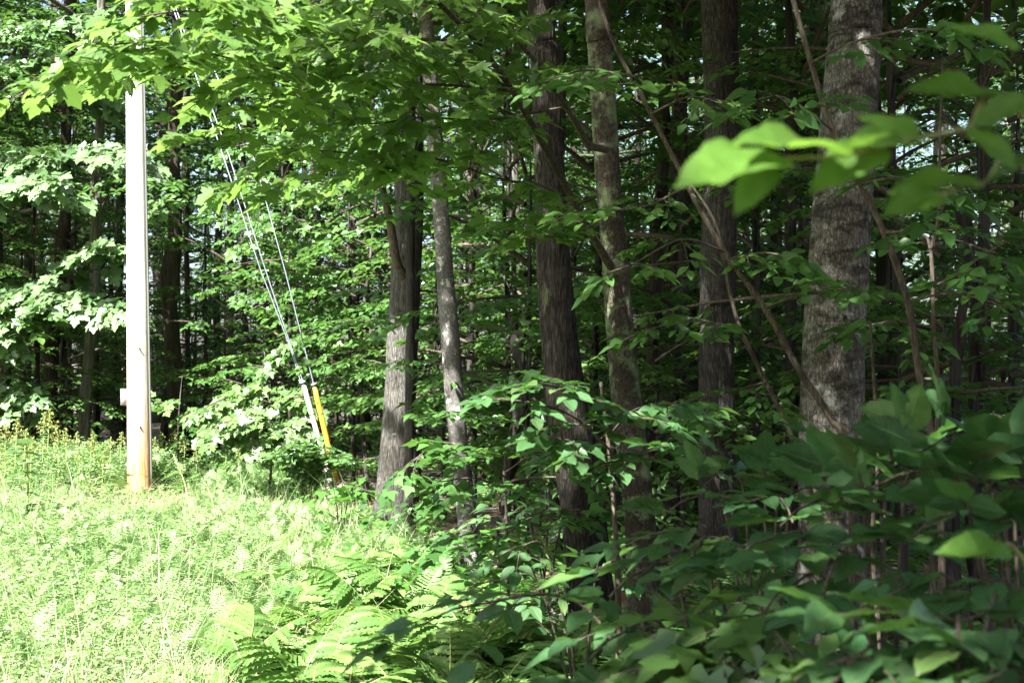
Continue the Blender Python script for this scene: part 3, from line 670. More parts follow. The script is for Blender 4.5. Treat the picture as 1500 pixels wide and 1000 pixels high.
def branch_foliage(fo, g, pts, ls, sl, every, up=UP, tilt=.4, start=.12, r=(.008, .003), droop=.3, both=True, twig=.003, spacing=.85, fan=.55):
    path = smooth_path(np.array(pts), 6); Lg = np.linalg.norm(np.diff(path, axis=0), axis=1).sum()
    n = max(2, int(Lg*(1-start)/every)); q = resample(path, 200)
    fo.tw.append((resample(path, 40), np.linspace(r[0], r[1], 40)))
    for k in range(n):
        u = start+(1-start)*(k+.5)/n; i = min(197, int(u*199)); tan = nrm((q[i+2]-q[i])[None])[0]
        sd = nrm(np.cross(tan, UP)[None])[0]
        for sg in ((-1, 1) if both else ((1,) if k % 2 else (-1,))):
            dd = tan*g.uniform(.4, 1.1)+sd*sg*g.uniform(.4, 1.)+UP*g.normal(0, .15)
            spray(fo, q[i], dd, up, g.uniform(*sl)*(1.1-.4*u), ls*g.uniform(.85, 1.15), g, tilt, droop, spacing, twig, fan)
    twig_leaves(fo, q[-1], tan, up, sl[0]*.6, ls, g, tilt, droop)
Lm['g'] = [P(860, 322, 7.9), P(800, 330, 7.7), P(740, 318, 7.4)]
Lm['h'] = [P(830, 155, 7.5), P(770, 165, 7.3), P(700, 175, 7.0), P(620, 170, 6.6), P(540, 180, 6.3), P(460, 165, 6.)]
for key, st in (('b', .1), ('c', .1), ('e', .15), ('f', .1), ('g', .1), ('h', .1)):
    branch_foliage(fo, g, Lm[key], .088, (.4, .7) if key in 'be' else (.35, .6), .25 if key in 'be' else .36, start=st)
branch_foliage(fo, g, Lm['a'][4:], .1, (.4, .6), .3, r=(.012, .008))
branch_foliage(fo, g, Lm['d'][2:], .1, (.4, .7), .3, r=(.012, .006))
for k in range(len(fo.p)): fo.p[k] = fo.p[k]-b4
fo.tw = [(p-b4, r) for p, r in fo.tw]
me = fo_mesh('foliage', fo, 'maple', M['leaf_maple'], M['twig']); link('foliage', me, T4)

# unseen trees added beside and behind the photographer to shade the near leaves
def shade_tree(x, y, label, seed, cr, h=13., r=.16, z0=4.4):
    g = RS(seed); b = np.array([x, y, float(gz(x, y))])
    t = thing('tree', label, 'tree', b, 0, None)
    tm = trunk_mesh('trunk', g, h, 8, M['bark_a'], 14, 30); o = link('trunk', tm, t); o.scale = (r, r, 1)
    fo, limbs = crown_foliage(g, z0, h+.5, cr, 26, .19, .12, (1.1, 1.8), .85, 1.)
    link('crown', fo_mesh('crown', fo, 'hex', M['leaf_far'], M['limb'], sun_cull(b), 1., limbs), t)
shade_tree(1.1, -2.6, 'broadleaf tree standing behind the photographer, unseen, added to cast shade', 201, 5.0)
shade_tree(3.4, 2.2, 'broadleaf tree right of the photographer, unseen, added to cast shade', 202, 4.6)
shade_tree(-1.7, 1.3, 'broadleaf tree close at the photographer\'s left hand, outside the photo', 205, 5.2, z0=5.2)
shade_tree(-1.4, -5.4, 'roadside broadleaf tree farther behind the photographer, unseen, added to cast shade', 203, 4.6)
GAPS += [(pb+lean*zz, .5) for zz in np.arange(0, 8, .5)]
for (x_, y_, sd_, l_) in ((-12.6, 20.6, 211, 'unseen broadleaf tree added for shade beyond the left edge, nearest the road'), (-15.5, 25.5, 212, 'unseen broadleaf tree added for shade beyond the left edge, deep in the wood'), (-10.6, 24.2, 213, 'unseen broadleaf tree added for shade just beyond the left edge, behind the goldenrods'), (-13.5, 31, 214, 'unseen broadleaf tree added for shade beyond the left edge, farthest of those there')):
    shade_tree(x_, y_, l_, sd_, 4.6, 14., z0=3.2)  # added out of view to darken the wood at the left
shade_tree(4.4, 6.2, 'broadleaf tree beyond the right edge, past the thick banded trunk', 204, 4.4)

# ================================================================== FOREST BEHIND: shared variants, individual trees
CR = []
for k, (z0, R, nl, ls) in enumerate([(5.4, 3.4, 16, .15), (6.4, 3.0, 14, .14), (4.6, 3.7, 17, .15), (7.2, 2.8, 12, .14)]):
    g = RS(300+k); fo, limbs = crown_foliage(g, z0, 15.5, R, nl, ls, .15, (.9, 1.6), .7, .62)
    CR.append(fo_mesh('tree_crown', fo, 'hex', M['leaf_far'], M['bark_a'], None, 1., limbs))
SP = []
for k, (h, R, nl, ls) in enumerate([(4.2, 1.5, 14, .115), (5.6, 1.9, 18, .12), (3.2, 1.2, 10, .105), (6.4, 1.7, 20, .12), (2.2, 1.0, 8, .10)]):
    g = RS(400+k); fo, limbs = crown_foliage(g, h*.14+.2, h*.97, R, nl, ls*.9, .05, (.45, .85), .9, .75)
    SP.append((h, fo_mesh('sapling_crown', fo, ('tri', 'beech', 'tri', 'hex', 'beech')[k], M['leaf_mid'], M['twig'], None, 1., limbs)))
TK = {}
for nm, mt in (('grey', 'bark_a'), ('brown', 'bark_b'), ('pale', 'bark_c')):
    TK[nm] = [trunk_mesh('tree_trunk', RS(500+7*i+len(nm)), 16., 11, M[mt], 12, 40, .45) for i in range(3)]
    TK['s'+nm] = [trunk_mesh('sapling_stem', RS(600+7*i+len(nm)), 6., 20, M[mt], 7, 24, .2) for i in range(3)]

LMK = [(-9999, 'the left edge of the photo'), (205, 'the utility pole'), (465, 'the guy wires'), (582, 'the sun-patched ridged trunk'), (665, 'the slim spotted trunk'), (820, 'the furrowed brown trunk'), (912, 'the lichen trunk'), (1052, 'the straight dark grey trunk'), (1220, 'the thick banded trunk')]
ORD = ['first', 'second', 'third', 'fourth', 'fifth', 'sixth', 'seventh', 'eighth', 'ninth', 'tenth', 'eleventh', 'twelfth', 'thirteenth', 'fourteenth', 'fifteenth', 'sixteenth', 'seventeenth', 'eighteenth', 'nineteenth', 'twentieth']
plan = []      # (kind, x, y, radius, tone, variant, scale, rot)
# background trunks measured on the photo: px, width px, distance, tone
for px, w, d, tone in [(10, 26, 24, 'brown'), (42, 13, 29, 'grey'), (76, 20, 25, 'brown'), (101, 10, 31, 'grey'), (122, 16, 22.6, 'pale'), (141, 8, 29, 'brown'), (166, 7, 35, 'grey'), (240, 9, 36, 'brown'), (265, 20, 24, 'brown'),
        (318, 10, 34, 'grey'), (347, 11, 28, 'pale'), (357, 9, 25, 'grey'), (426, 18, 31, 'brown'), (452, 9, 36, 'grey'), (512, 10, 27, 'grey'), (540, 8, 33, 'brown'), (703, 17, 20, 'brown'), (690, 11, 25, 'grey'), (762, 15, 24, 'pale'), (735, 8, 31, 'pale'),
        (781, 11, 18.5, 'brown'), (815, 17, 13.4, 'grey'), (934, 19, 13.6, 'brown'), (966, 14, 19, 'pale'), (978, 17, 15.5, 'grey'), (1003, 8, 27, 'grey'), (1012, 9, 30, 'pale'), (1120, 13, 14.5, 'grey'), (1136, 14, 17, 'brown'), (1168, 7, 26, 'pale'),
        (1292, 12, 13, 'grey'), (1330, 11, 22, 'brown'), (1372, 8, 24, 'pale'), (1440, 14, 19, 'brown'), (903, 12, 12.2, 'grey'), (1478, 9, 26, 'grey'), (640, 8, 28, 'pale'), (1085, 9, 24, 'grey')]:
    plan.append(['tree', (px-CX)/F*d, d, w/2*d/F, tone])
g = RS(52); tries = 0
while sum(p[0] == 'tree' for p in plan) < 185 and tries < 4000:
    tries += 1
    d = 13+47*g.random()**.75; x = (g.random()*2-1)*(d*.40+1.5)
    if x < edge_x(min(d, 23)) and d < 24: continue
    if d < 24 and x < -3.5 and d < 23.5: continue
    if any((x-p[1])**2+(d-p[2])**2 < 1.1 for p in plan): continue
    plan.append(['tree', x, d, .03+.13*g.random()**2.2, ['grey', 'brown', 'pale'][g.choice(3, p=[.5, .33, .17])]])
# saplings of the understory; the first are placed on leafy masses of the photo
for px, d, v in [(520, 20.2, 1), (430, 21, 0), (385, 21.5, 4), (330, 22.5, 0), (470, 22, 3), (690, 18, 3), (570, 20.5, 1), (745, 16.2, 1), (770, 13.5, 0), (680, 19, 1), (1000, 13, 1), (1110, 12.5, 0), (1180, 12, 3), (1320, 10.5, 1), (1420, 9.8, 3), (1480, 11.5, 1), (870, 14.5, 1), (960, 11.2, 4), (740, 11.8, 4), (1380, 8.6, 2), (1290, 12.6, 3), (300, 23.5, 4), (90, 26, 2), (610, 17, 4), (650, 16, 2)]:
    plan.append(['sapling', (px-CX)/F*d, d, .016+.006*v, 'grey', v])
tries = 0
while sum(p[0] == 'sapling' for p in plan) < 200 and tries < 4000:
    tries += 1
    d = 12+34*g.random()**.8; x = (g.random()*2-1)*(d*.40+1)
    if d < 24.5 and x < edge_x(min(d, 23))+1.2: continue
    if x < -.6 and d < 19.5: continue
    if any(p[0] == 'sapling' and (x-p[1])**2+(d-p[2])**2 < .8 for p in plan): continue
    plan.append(['sapling', x, d, .015+.02*g.random(), ['grey', 'brown', 'pale'][g.choice(3, p=[.5, .33, .17])], int(g.choice(5, p=[.25, .25, .2, .2, .1]))])
cnt = {}
SIZEW = lambda k, r: ('slender' if r < .055 else 'medium' if r < .1 else 'stout') if k == 'tree' else ('thin' if r < .026 else 'leafy')
for p in sorted(plan, key=lambda p: PXof(p[1], p[2])):
    kind, x, y, r, tone = p[:5]; px = PXof(x, y); gi = [i for i, l in enumerate(LMK) if l[0] <= px][-1]
    far = 'near' if y < 17 else 'mid' if y < 28 else 'far'
    key = (kind, SIZEW(kind, r), tone, far, gi); cnt[key] = cnt.get(key, 0)+1; p.append(('lab', key, cnt[key]))
def bg_label(key, i):
    kind, sz, tone, far, gi = key; n = cnt[key]
    dist = {'near': 'behind the front row', 'mid': 'in mid wood', 'far': 'deep in the wood'}[far]
    o = (ORD[i-1]+' ') if n > 1 else ''
    what = kind
    if gi == 0: where = 'left of the utility pole'
    elif gi == len(LMK)-1: where = 'right of '+LMK[gi][1]
    else: where = 'right of '+LMK[gi][1]
    return f'{o}{sz} {tone} {what} {dist}, {where}'
g = RS(53)
for p in plan:
    kind, x, y, r, tone = p[:5]; lab = bg_label(*p[-1][1:]); z = float(gz(x, y)); rot = g.uniform(0, 2*PI)
    if kind == 'tree':
        t = thing('background_tree', lab, 'tree', (x, y, z), 0, 'trees of the wood behind the edge')
        ci = int(g.integers(4)); s = g.uniform(.8, 1.15)*(.72 if r < .06 else 1); tk = TK[tone][int(g.integers(3))]
        o = link('trunk', tk, t); o.scale = (r*1.08, r*1.08, s); o.rotation_euler = (g.normal(0, .022), g.normal(0, .022), rot)
        o = link('crown', CR[ci], t); o.scale = (s*g.uniform(.8, 1.05)*(.55 if y < 16 else 1),)*2+(s,); o.rotation_euler = (0, 0, rot)
    else:
        v = p[5]; t = thing('sapling', lab, 'sapling', (x, y, z), 0, 'saplings of the understory'); h = SP[v][0]; s = g.uniform(.85, 1.15)
        o = link('stem', TK['s'+tone][int(g.integers(3))], t); o.scale = (r, r, h/6.*s); o.rotation_euler = (0, 0, rot)
        o = link('crown', SP[v][1], t); o.scale = (s,)*3; o.rotation_euler = (0, 0, rot)

# ================================================================== LEFT: sunlit maple boughs reaching in from beyond the left edge
def bough_tree(name, label, cat, base, stem_pts, boughs, leaf, leafm, ls, seed, sl, every, r0=.1, bark='bark_a', tilt=.45, droop=.35, spacing=.85, br=(.018, .006), up=UP, group=None, twig=.004, cull=False, start=.1, leafname='foliage', fan=.55, stemname='trunk'):
    g = RS(seed); base = np.asarray(base, float); t = thing(name, label, cat, base, 0, group)
    if stem_pts is not None:
        sp = smooth_path(np.array(stem_pts), 8); V, Fs, uv = tube(sp-base, np.linspace(r0, r0*.35, len(sp)), 10); build(stemname, [(V, Fs, 0, uv)], [M[bark]], t)
    fo = Foliage()
    for b in boughs: branch_foliage(fo, g, b, ls, sl, every, up, tilt, start, br, droop, True, twig, spacing, fan)
    for k in range(len(fo.p)): fo.p[k] = fo.p[k]-base
    fo.tw = [(p-base, r) for p, r in fo.tw]
    link(leafname, fo_mesh(leafname, fo, leaf, leafm, M['twig']), t)
    return t
SUNUP = nrm(np.array([-.25, -.55, .75]))     # leaves at a sunny edge turn their faces to the light
xb = P(-70, 560, 22.0)[0]
bough_tree('maple_tree', 'sunlit maple reaching bright leafy boughs in from the left edge', 'tree', (xb, 22, 0),
    [(xb, 22, 0), (xb+.05, 22, 2.5), (xb-.05, 22.1, 5), (xb, 22, 9)],
    [[P(-70, 240, 22.0), P(-10, 225, 21.8), P(60, 222, 21.5), P(125, 215, 21.2), P(185, 218, 21.0)],
     [P(-70, 290, 22.0), P(-20, 262, 21.4), P(40, 258, 20.9), P(75, 262, 20.6)],
     [P(-70, 470, 22.0), P(-10, 440, 21.7), P(50, 415, 21.4), P(110, 375, 21.2), P(150, 362, 21.0)],
     [P(-70, 480, 22.0), P(0, 455, 21.5), P(60, 440, 21.2), P(120, 438, 21.0), P(180, 450, 20.8)],
     [P(-70, 600, 22.0), P(-30, 580, 21.7), P(10, 570, 21.4), P(40, 575, 21.2)],
     [P(-70, 520, 22.0), P(-40, 500, 21.4), P(-5, 490, 21.0)],
     [P(-70, 120, 22.0), P(20, 90, 22.0), P(90, 110, 21.9), P(150, 130, 21.7)],
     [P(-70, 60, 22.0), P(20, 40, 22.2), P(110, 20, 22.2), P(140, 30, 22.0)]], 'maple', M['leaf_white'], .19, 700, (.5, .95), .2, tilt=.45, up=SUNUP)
# leafy masses in the sun, right of the pole
xb = P(540, 560, 19.0)[0]
bough_tree('maple_sapling', 'sunlit maple sapling whose layered sprays hang in front of the guy wires', 'sapling', (xb, 19, 0), [(xb, 19, 0), (xb-.1, 18.9, 2), (xb+.1, 19, 4.2), (xb, 19, 6)],
    [[P(540, 360, 19.0), P(470, 330, 18.7), P(410, 318, 18.5), P(350, 318, 18.3)], [P(540, 420, 19.0), P(460, 390, 18.6), P(390, 355, 18.4), P(345, 348, 18.2)],
     [P(545, 480, 19.0), P(480, 430, 18.7), P(420, 418, 18.5), P(365, 428, 18.4)], [P(540, 520, 18.9), P(490, 500, 18.6), P(440, 495, 18.4), P(400, 520, 18.3), P(380, 545, 18.3)],
     [P(550, 300, 19.0), P(480, 270, 18.7), P(420, 265, 18.5), P(385, 255, 18.5)], [P(545, 560, 19.0), P(520, 540, 18.5), P(490, 535, 18.3)], [P(550, 240, 19.0), P(470, 215, 18.9), P(400, 205, 18.9), P(330, 215, 18.8)]],
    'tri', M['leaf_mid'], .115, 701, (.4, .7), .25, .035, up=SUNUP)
xb = P(395, 560, 18.3)[0]
bough_tree('maple_sapling', 'low sunlit maple sapling left of the guy wire feet', 'sapling', (xb, 18.3, 0), [(xb, 18.3, 0), (xb+.03, 18.3, .8), (xb, 18.2, 1.5), (xb-.05, 18.2, 2)],
    [[P(395, 590, 18.2), P(360, 578, 18), P(325, 585, 17.8), P(292, 602, 17.6)], [P(395, 590, 18.2), P(420, 580, 18), P(440, 592, 17.8)], [P(395, 620, 18.2), P(370, 610, 17.6), P(340, 615, 17.3), P(310, 630, 17.1)],
     [P(395, 640, 18.2), P(420, 625, 17.6), P(435, 640, 17.4)], [P(395, 650, 18.2), P(375, 640, 17.5), P(370, 660, 17.2)], [P(395, 575, 18.2), P(385, 568, 18), P(370, 570, 17.8)]],
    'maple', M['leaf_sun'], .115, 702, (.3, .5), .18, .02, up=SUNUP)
xb = P(262, 560, 20.5)[0]
bough_tree('maple_sapling', 'small glossy maple sapling just right of the utility pole', 'sapling', (xb, 20.5, 0), [(xb, 20.5, 0), (xb, 20.5, 1), (xb+.05, 20.5, 1.7)],
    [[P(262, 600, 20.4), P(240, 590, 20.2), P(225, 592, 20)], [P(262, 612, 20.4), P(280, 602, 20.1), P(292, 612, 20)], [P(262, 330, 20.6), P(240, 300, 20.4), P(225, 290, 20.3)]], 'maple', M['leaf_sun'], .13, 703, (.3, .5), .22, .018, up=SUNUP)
# broadleaf shrub at the guy wire feet
xb = P(455, 690, 17.2)[0]
bough_tree('broadleaf_shrub', 'low sunlit shrub with rounded leaves at the feet of the guy wires', 'shrub', (xb, 17.2, 0), None,
    [[np.array([xb, 17.2, 0]), P(450+dx*.4, 680, 17.1), P(450+dx, 640+abs(dx)*.5, 17+dy)] for dx, dy in ((-35, -.2), (-12, -.4), (8, .2), (25, -.3), (48, 0), (-50, .1), (60, -.4))], 'bush', M['leaf_sun'], .08, 704, (.18, .3), .1, br=(.008, .004), start=.3)

# ================================================================== THIN STEMS AND SAPLINGS OF THE RIGHT HALF
def lean_stem(label, pts, r0, r1, seed, boughs=(), ls=.1, leafm='leaf_mid', leaf='beech', sl=(.22, .4), every=.42, name='sapling', fork=()):
    g = RS(seed); pts = [np.asarray(p, float) for p in pts]
    b = pts[0].copy(); b[2] = float(gz(b[0], b[1])); sp = smooth_path(np.vstack([b, pts]) if pts[0][2]-b[2] > .1 else np.array(pts), 10)
    t = thing(name, label, 'sapling', b); V, Fs, uv = tube(sp-b, np.linspace(r0, r1, len(sp)), 10, disp=1+.15*(pnoise(len(sp), 10, len(sp)/4, 3, g)-.5)); build('stem', [(V, Fs, 0, uv)], [M['limb']], t)
    for f, a_, c_ in fork:
        q = smooth_path(np.array(f), 8); V, Fs, uv = tube(q-b, np.linspace(a_, c_, len(q)), 8); build('branch', [(V, Fs, 0, uv)], [M['limb']], t)
    if len(boughs):
        fo = Foliage()
        for bb in boughs: branch_foliage(fo, g, bb, ls, sl, every, UP, .4, .1, (.007, .003), .3, True, .003)
        for k in range(len(fo.p)): fo.p[k] = fo.p[k]-b
        fo.tw = [(p-b, r) for p, r in fo.tw]
        link('foliage', fo_mesh('foliage', fo, leaf, M[leafm], M['twig']), t)
    return t
D = 6.4
lean_stem('slender bare stem slanting from upper left, rooted in front of the thick banded trunk', [P(1245, 690, D), P(1215, 610, D), P(1172, 545, D), P(1120, 450, D), P(1062, 368, D), P(1015, 285, D), P(955, 165, D), P(900, 60, D), P(870, -30, D)], .019, .008, 801,
    [[P(1062, 368, D), P(1000, 350, 6.2), P(930, 385, 5.9), P(890, 400, 5.7)], [P(1010, 270, D), P(950, 300, 6.1), P(880, 310, 5.8)], [P(955, 165, D), P(1010, 140, 6.2), P(1060, 150, 6)], [P(930, 110, D), P(860, 100, 6), P(800, 120, 5.7)], [P(1120, 450, D), P(1180, 430, 6.2), P(1260, 420, 6)]], .085)
D = 5.6
lean_stem('dark slender stem crossing the thick banded trunk from top left to lower right', [P(1375, 740, D), P(1345, 540, D), P(1330, 440, D), P(1296, 340, D), P(1262, 268, D), P(1222, 190, D), P(1188, 80, D), P(1166, 0, D), P(1150, -60, D)], .016, .010, 802,
    [[P(1222, 190, D), P(1170, 150, 5.4), P(1110, 130, 5.2)], [P(1262, 268, D), P(1320, 260, 5.4), P(1400, 280, 5.2)], [P(1296, 340, D), P(1360, 340, 5.4), P(1460, 370, 5.1)], [P(1330, 440, D), P(1400, 430, 5.4), P(1480, 450, 5.2)], [P(1190, 90, D), P(1250, 60, 5.4), P(1340, 40, 5.2), P(1420, 50, 5)]], .085)
D = 6.8
lean_stem('curved sapling stem standing between the straight dark trunk and the banded trunk', [P(1195, 780, D), P(1165, 655, D), P(1122, 560, D), P(1088, 490, D), P(1070, 430, D), P(1050, 330, D), P(1000, 250, D)], .015, .006, 803,
    [[P(1088, 490, D), P(1030, 470, 6.6), P(960, 480, 6.3)], [P(1122, 560, D), P(1060, 575, 6.5), P(1000, 590, 6.2)], [P(1060, 380, D), P(1120, 370, 6.5), P(1170, 380, 6.3)]], .085)
D = 7.0
lean_stem('upright thin grey sapling with a fork, right of the banded trunk', [P(1364, 850, D), P(1365, 700, D), P(1374, 590, D), P(1368, 470, D), P(1364, 362, D), P(1345, 340, D), P(1325, 328, D)], .017, .006, 804,
    [[P(1366, 420, D), P(1420, 400, 6.8), P(1480, 410, 6.6)], [P(1368, 480, D), P(1310, 470, 6.7), P(1270, 480, 6.5)]], .1, fork=[([P(1364, 365, D), P(1372, 340, D), P(1378, 300, D), P(1380, 200, D), P(1385, 80, D)], .012, .005)])
D = 6.0
lean_stem('thin dead-looking stem low among the broad leaves right of the banded trunk', [P(1290, 1000, D), P(1276, 800, D), P(1284, 690, D), P(1280, 560, D), P(1275, 470, D)], .012, .006, 805)
lean_stem('understory sapling with wide flat sprays in front of the furrowed trunk', [P(905, 900, 5.6), P(900, 760, 5.6), P(890, 640, 5.6), P(880, 560, 5.5)], .014, .006, 806,
    [[P(895, 660, 5.6), P(840, 610, 5.3), P(780, 590, 5.1), P(720, 585, 4.9)], [P(890, 640, 5.6), P(930, 600, 5.3), P(990, 590, 5)], [P(885, 600, 5.5), P(840, 575, 5.2), P(790, 560, 5)], [P(892, 680, 5.6), P(850, 650, 5.2), P(800, 640, 5)], [P(895, 690, 5.6), P(950, 660, 5.2), P(1000, 660, 5)]], .08, 'leaf_bush', 'bush', (.18, .3), .36)
lean_stem('low sapling with horizontal sprays between the spotted trunk and the furrowed trunk', [P(745, 870, 8.6), P(742, 760, 8.6), P(738, 690, 8.5)], .013, .006, 807,
    [[P(742, 700, 8.5), P(690, 660, 8.2), P(640, 650, 8), P(590, 690, 7.8)], [P(740, 720, 8.5), P(700, 700, 8.1), P(640, 705, 7.9)], [P(742, 690, 8.5), P(790, 660, 8.2), P(830, 680, 8)], [P(742, 770, 8.5), P(790, 750, 8.1), P(850, 745, 7.9)], [P(742, 790, 8.5), P(690, 780, 8.1), P(650, 795, 7.9)]], .095, 'leaf_mid', 'tri', (.25, .42), .26)

# ================================================================== NEAR BROAD-LEAVED SHRUBS, LOWER RIGHT (in shade)
def bush(label, root_px, d, tips, seed, ls, leafm='leaf_bush', leaf='bush', sl=(.16, .30), every=.40, tilt=.26, cat='shrub', name='hobblebush', start=.35):
    """tips: (px, py, depth) ends of arching stems"""
    g = RS(seed); b = P(root_px, 560, d); b[2] = float(gz(b[0], b[1]))
    fo = Foliage()
    for px, py, dd in tips:
        e = P(px, py, dd); m_ = b*.45+e*.55; m_[2] = max(m_[2], e[2])*.93+.04; q = b*.8+e*.2; q[2] = b[2]*.5+e[2]*.5
        branch_foliage(fo, g, [b+g.normal(0, .03, 3)*[1, 1, 0], q, m_, e, e+nrm((e-b)*[1, 1, 0])*.12+[0, 0, -.035]], ls, sl, every, UP, tilt, start, (.008, .003), .3, True, .0025, .9, 0.)
    for k in range(len(fo.p)): fo.p[k] = fo.p[k]-b
    t = thing(name, label, cat, b)
    fo.tw = [(p-b, r) for p, r in fo.tw]
    link('foliage', fo_mesh('foliage', fo, leaf, M[leafm], M['limb']), t)
bush('broad-leaved shrub with a long leafy arm reaching left over the ferns', 1060, 3.6, [(690, 885, 3.3), (930, 840, 3.2), (1020, 800, 3.2), (900, 930, 3.1)], 901, .105)
bush('broad-leaved shrub filling the gap at the foot of the lichen trunk', 1120, 4.4, [(960, 780, 4.2), (1010, 730, 4.1), (1060, 690, 4.2), (1120, 680, 4.2), (1150, 740, 4.0), (1040, 800, 3.9), (1100, 830, 3.8), (1190, 700, 4.2)], 902, .10)
bush('dark green shrub with drooping heart-shaped leaves below the banded trunk', 1290, 3.4, [(1120, 790, 3.1), (1180, 740, 3.1), (1240, 690, 3.2), (1300, 650, 3.2), (1150, 860, 2.9), (1220, 830, 2.8), (1290, 760, 3.0), (1350, 700, 3.1)], 903, .10)
bush('blue-green shrub with wide leaves at the right edge', 1500, 3.0, [(1340, 690, 2.9), (1400, 640, 2.9), (1460, 610, 3.0), (1370, 760, 2.7), (1440, 720, 2.7), (1500, 660, 2.9), (1320, 860, 2.6), (1450, 880, 2.4), (1530, 760, 2.6)], 904, .10)
bush('low yellow-green shrub in the bottom foreground beneath the broad leaves', 1060, 2.9, [(960, 960, 2.7), (1000, 905, 2.8), (1060, 940, 2.6), (1100, 990, 2.5), (1130, 920, 2.6), (1030, 1010, 2.5)], 905, .085, 'leaf_mid', 'tri', (.12, .2), .12)
bush('low broad-leaved shrub in the bottom right corner', 1400, 2.2, [(1280, 940, 2.0), (1340, 990, 1.9), (1400, 920, 2.0), (1460, 960, 1.9), (1210, 990, 2.0), (1500, 1010, 1.8)], 906, .095, sl=(.12, .2), every=.13)
bush('leafy shrub at the foot of the furrowed trunk', 850, 6.2, [(760, 800, 6.0), (800, 850, 5.8), (900, 820, 5.8), (730, 850, 5.9)], 907, .085, 'leaf_bush', 'beech', (.15, .28), .26)
bush('shrub with dark leaves between the spotted trunk and the lichen trunk', 800, 9.2, [(700, 760, 9), (740, 730, 8.8), (800, 720, 9), (850, 750, 8.7), (780, 800, 8.6)], 908, .10, 'leaf_bush', 'beech', (.2, .32), .3)
bush('bright shrub left of the foot of the sun-patched ridged trunk', 500, 13.6, [(480, 715, 13.6), (505, 705, 13.6), (530, 715, 13.5), (490, 760, 13.3)], 910, .1, 'leaf_ground', 'tri', (.25, .4), .2)

# near beech branch with large soft leaves, top right (a sapling rooted beyond the right edge)
def leaf_at(fo, a, b, up, w=1.): 
    d = b-a; fo.add(a[None], nrm(d[None]), np.asarray(up, float)[None], np.array([np.linalg.norm(d)]))
b = np.array([.95, 1.75, 0.]); t = thing('beech_sapling', 'beech sapling at the right edge holding big soft leaves close to the viewer', 'sapling', b)
q = smooth_path(np.array([b, [.93, 1.74, .8], [.90, 1.72, 1.6], [.86, 1.7, 2.3]]), 8); V, Fs, uv = tube(q-b, np.linspace(.012, .006, len(q)), 8); build('stem', [(V, Fs, 0, uv)], [M['limb']], t)
for pts in ([[.9, 1.72, 1.62], P(1500, 165, 1.5), P(1420, 186, 1.42), P(1330, 205, 1.36), P(1240, 226, 1.32), P(1140, 232, 1.3)], [[.92, 1.73, 1.2], P(1540, 300, 1.5), P(1440, 268, 1.45), P(1380, 285, 1.4)], [[.94, 1.74, .9], P(1520, 850, 1.75), P(1460, 800, 1.7)]):
    q = smooth_path(np.array(pts), 8); V, Fs, uv = tube(q-b, np.linspace(.0032, .0014, len(q)), 6); build('branch', [(V, Fs, 0, uv)], [M['twig_green']], t)
fo = Foliage()
for (ax, ay, ad), (bx, by, bd), up in [
    ((1235, 224, 1.32), (1085, 172, 1.22), (.0, -.45, 1)), ((1135, 236, 1.3), (1076, 306, 1.27), (-.4, -1, .2)), ((1150, 232, 1.3), (995, 238, 1.2), (.1, -.5, 1)),
    ((1238, 226, 1.32), (1310, 178, 1.27), (.3, -.6, 1)), ((1300, 212, 1.35), (1190, 262, 1.30), (-.2, -.8, .7)), ((1492, 150, 1.5), (1343, 100, 1.42), (-.1, -.6, .9)),
    ((1345, 204, 1.36), (1260, 150, 1.42), (0, -.6, 1)), ((1330, 206, 1.36), (1250, 196, 1.30), (.1, -.7, 1)), ((1380, 284, 1.4), (1300, 300, 1.35), (.2, -.7, 1)), ((1440, 268, 1.45), (1310, 258, 1.4), (0, -.5, 1)), ((1445, 266, 1.45), (1530, 215, 1.4), (0, -.8, 1)),
    ((1420, 186, 1.42), (1500, 240, 1.38), (.1, -.8, .8)), ((1430, 184, 1.42), (1540, 120, 1.4), (0, -.8, .9)), ((1480, 806, 1.7), (1375, 792, 1.66), (.1, -.5, .9)), ((1500, 70, 1.5), (1395, 20, 1.5), (.1, -.7, .9))]:
    leaf_at(fo, P(ax, ay, ad)-b, P(bx, by, bd)-b, up)
link('foliage', fo_mesh('foliage', fo, 'near', M['leaf_near']), t)

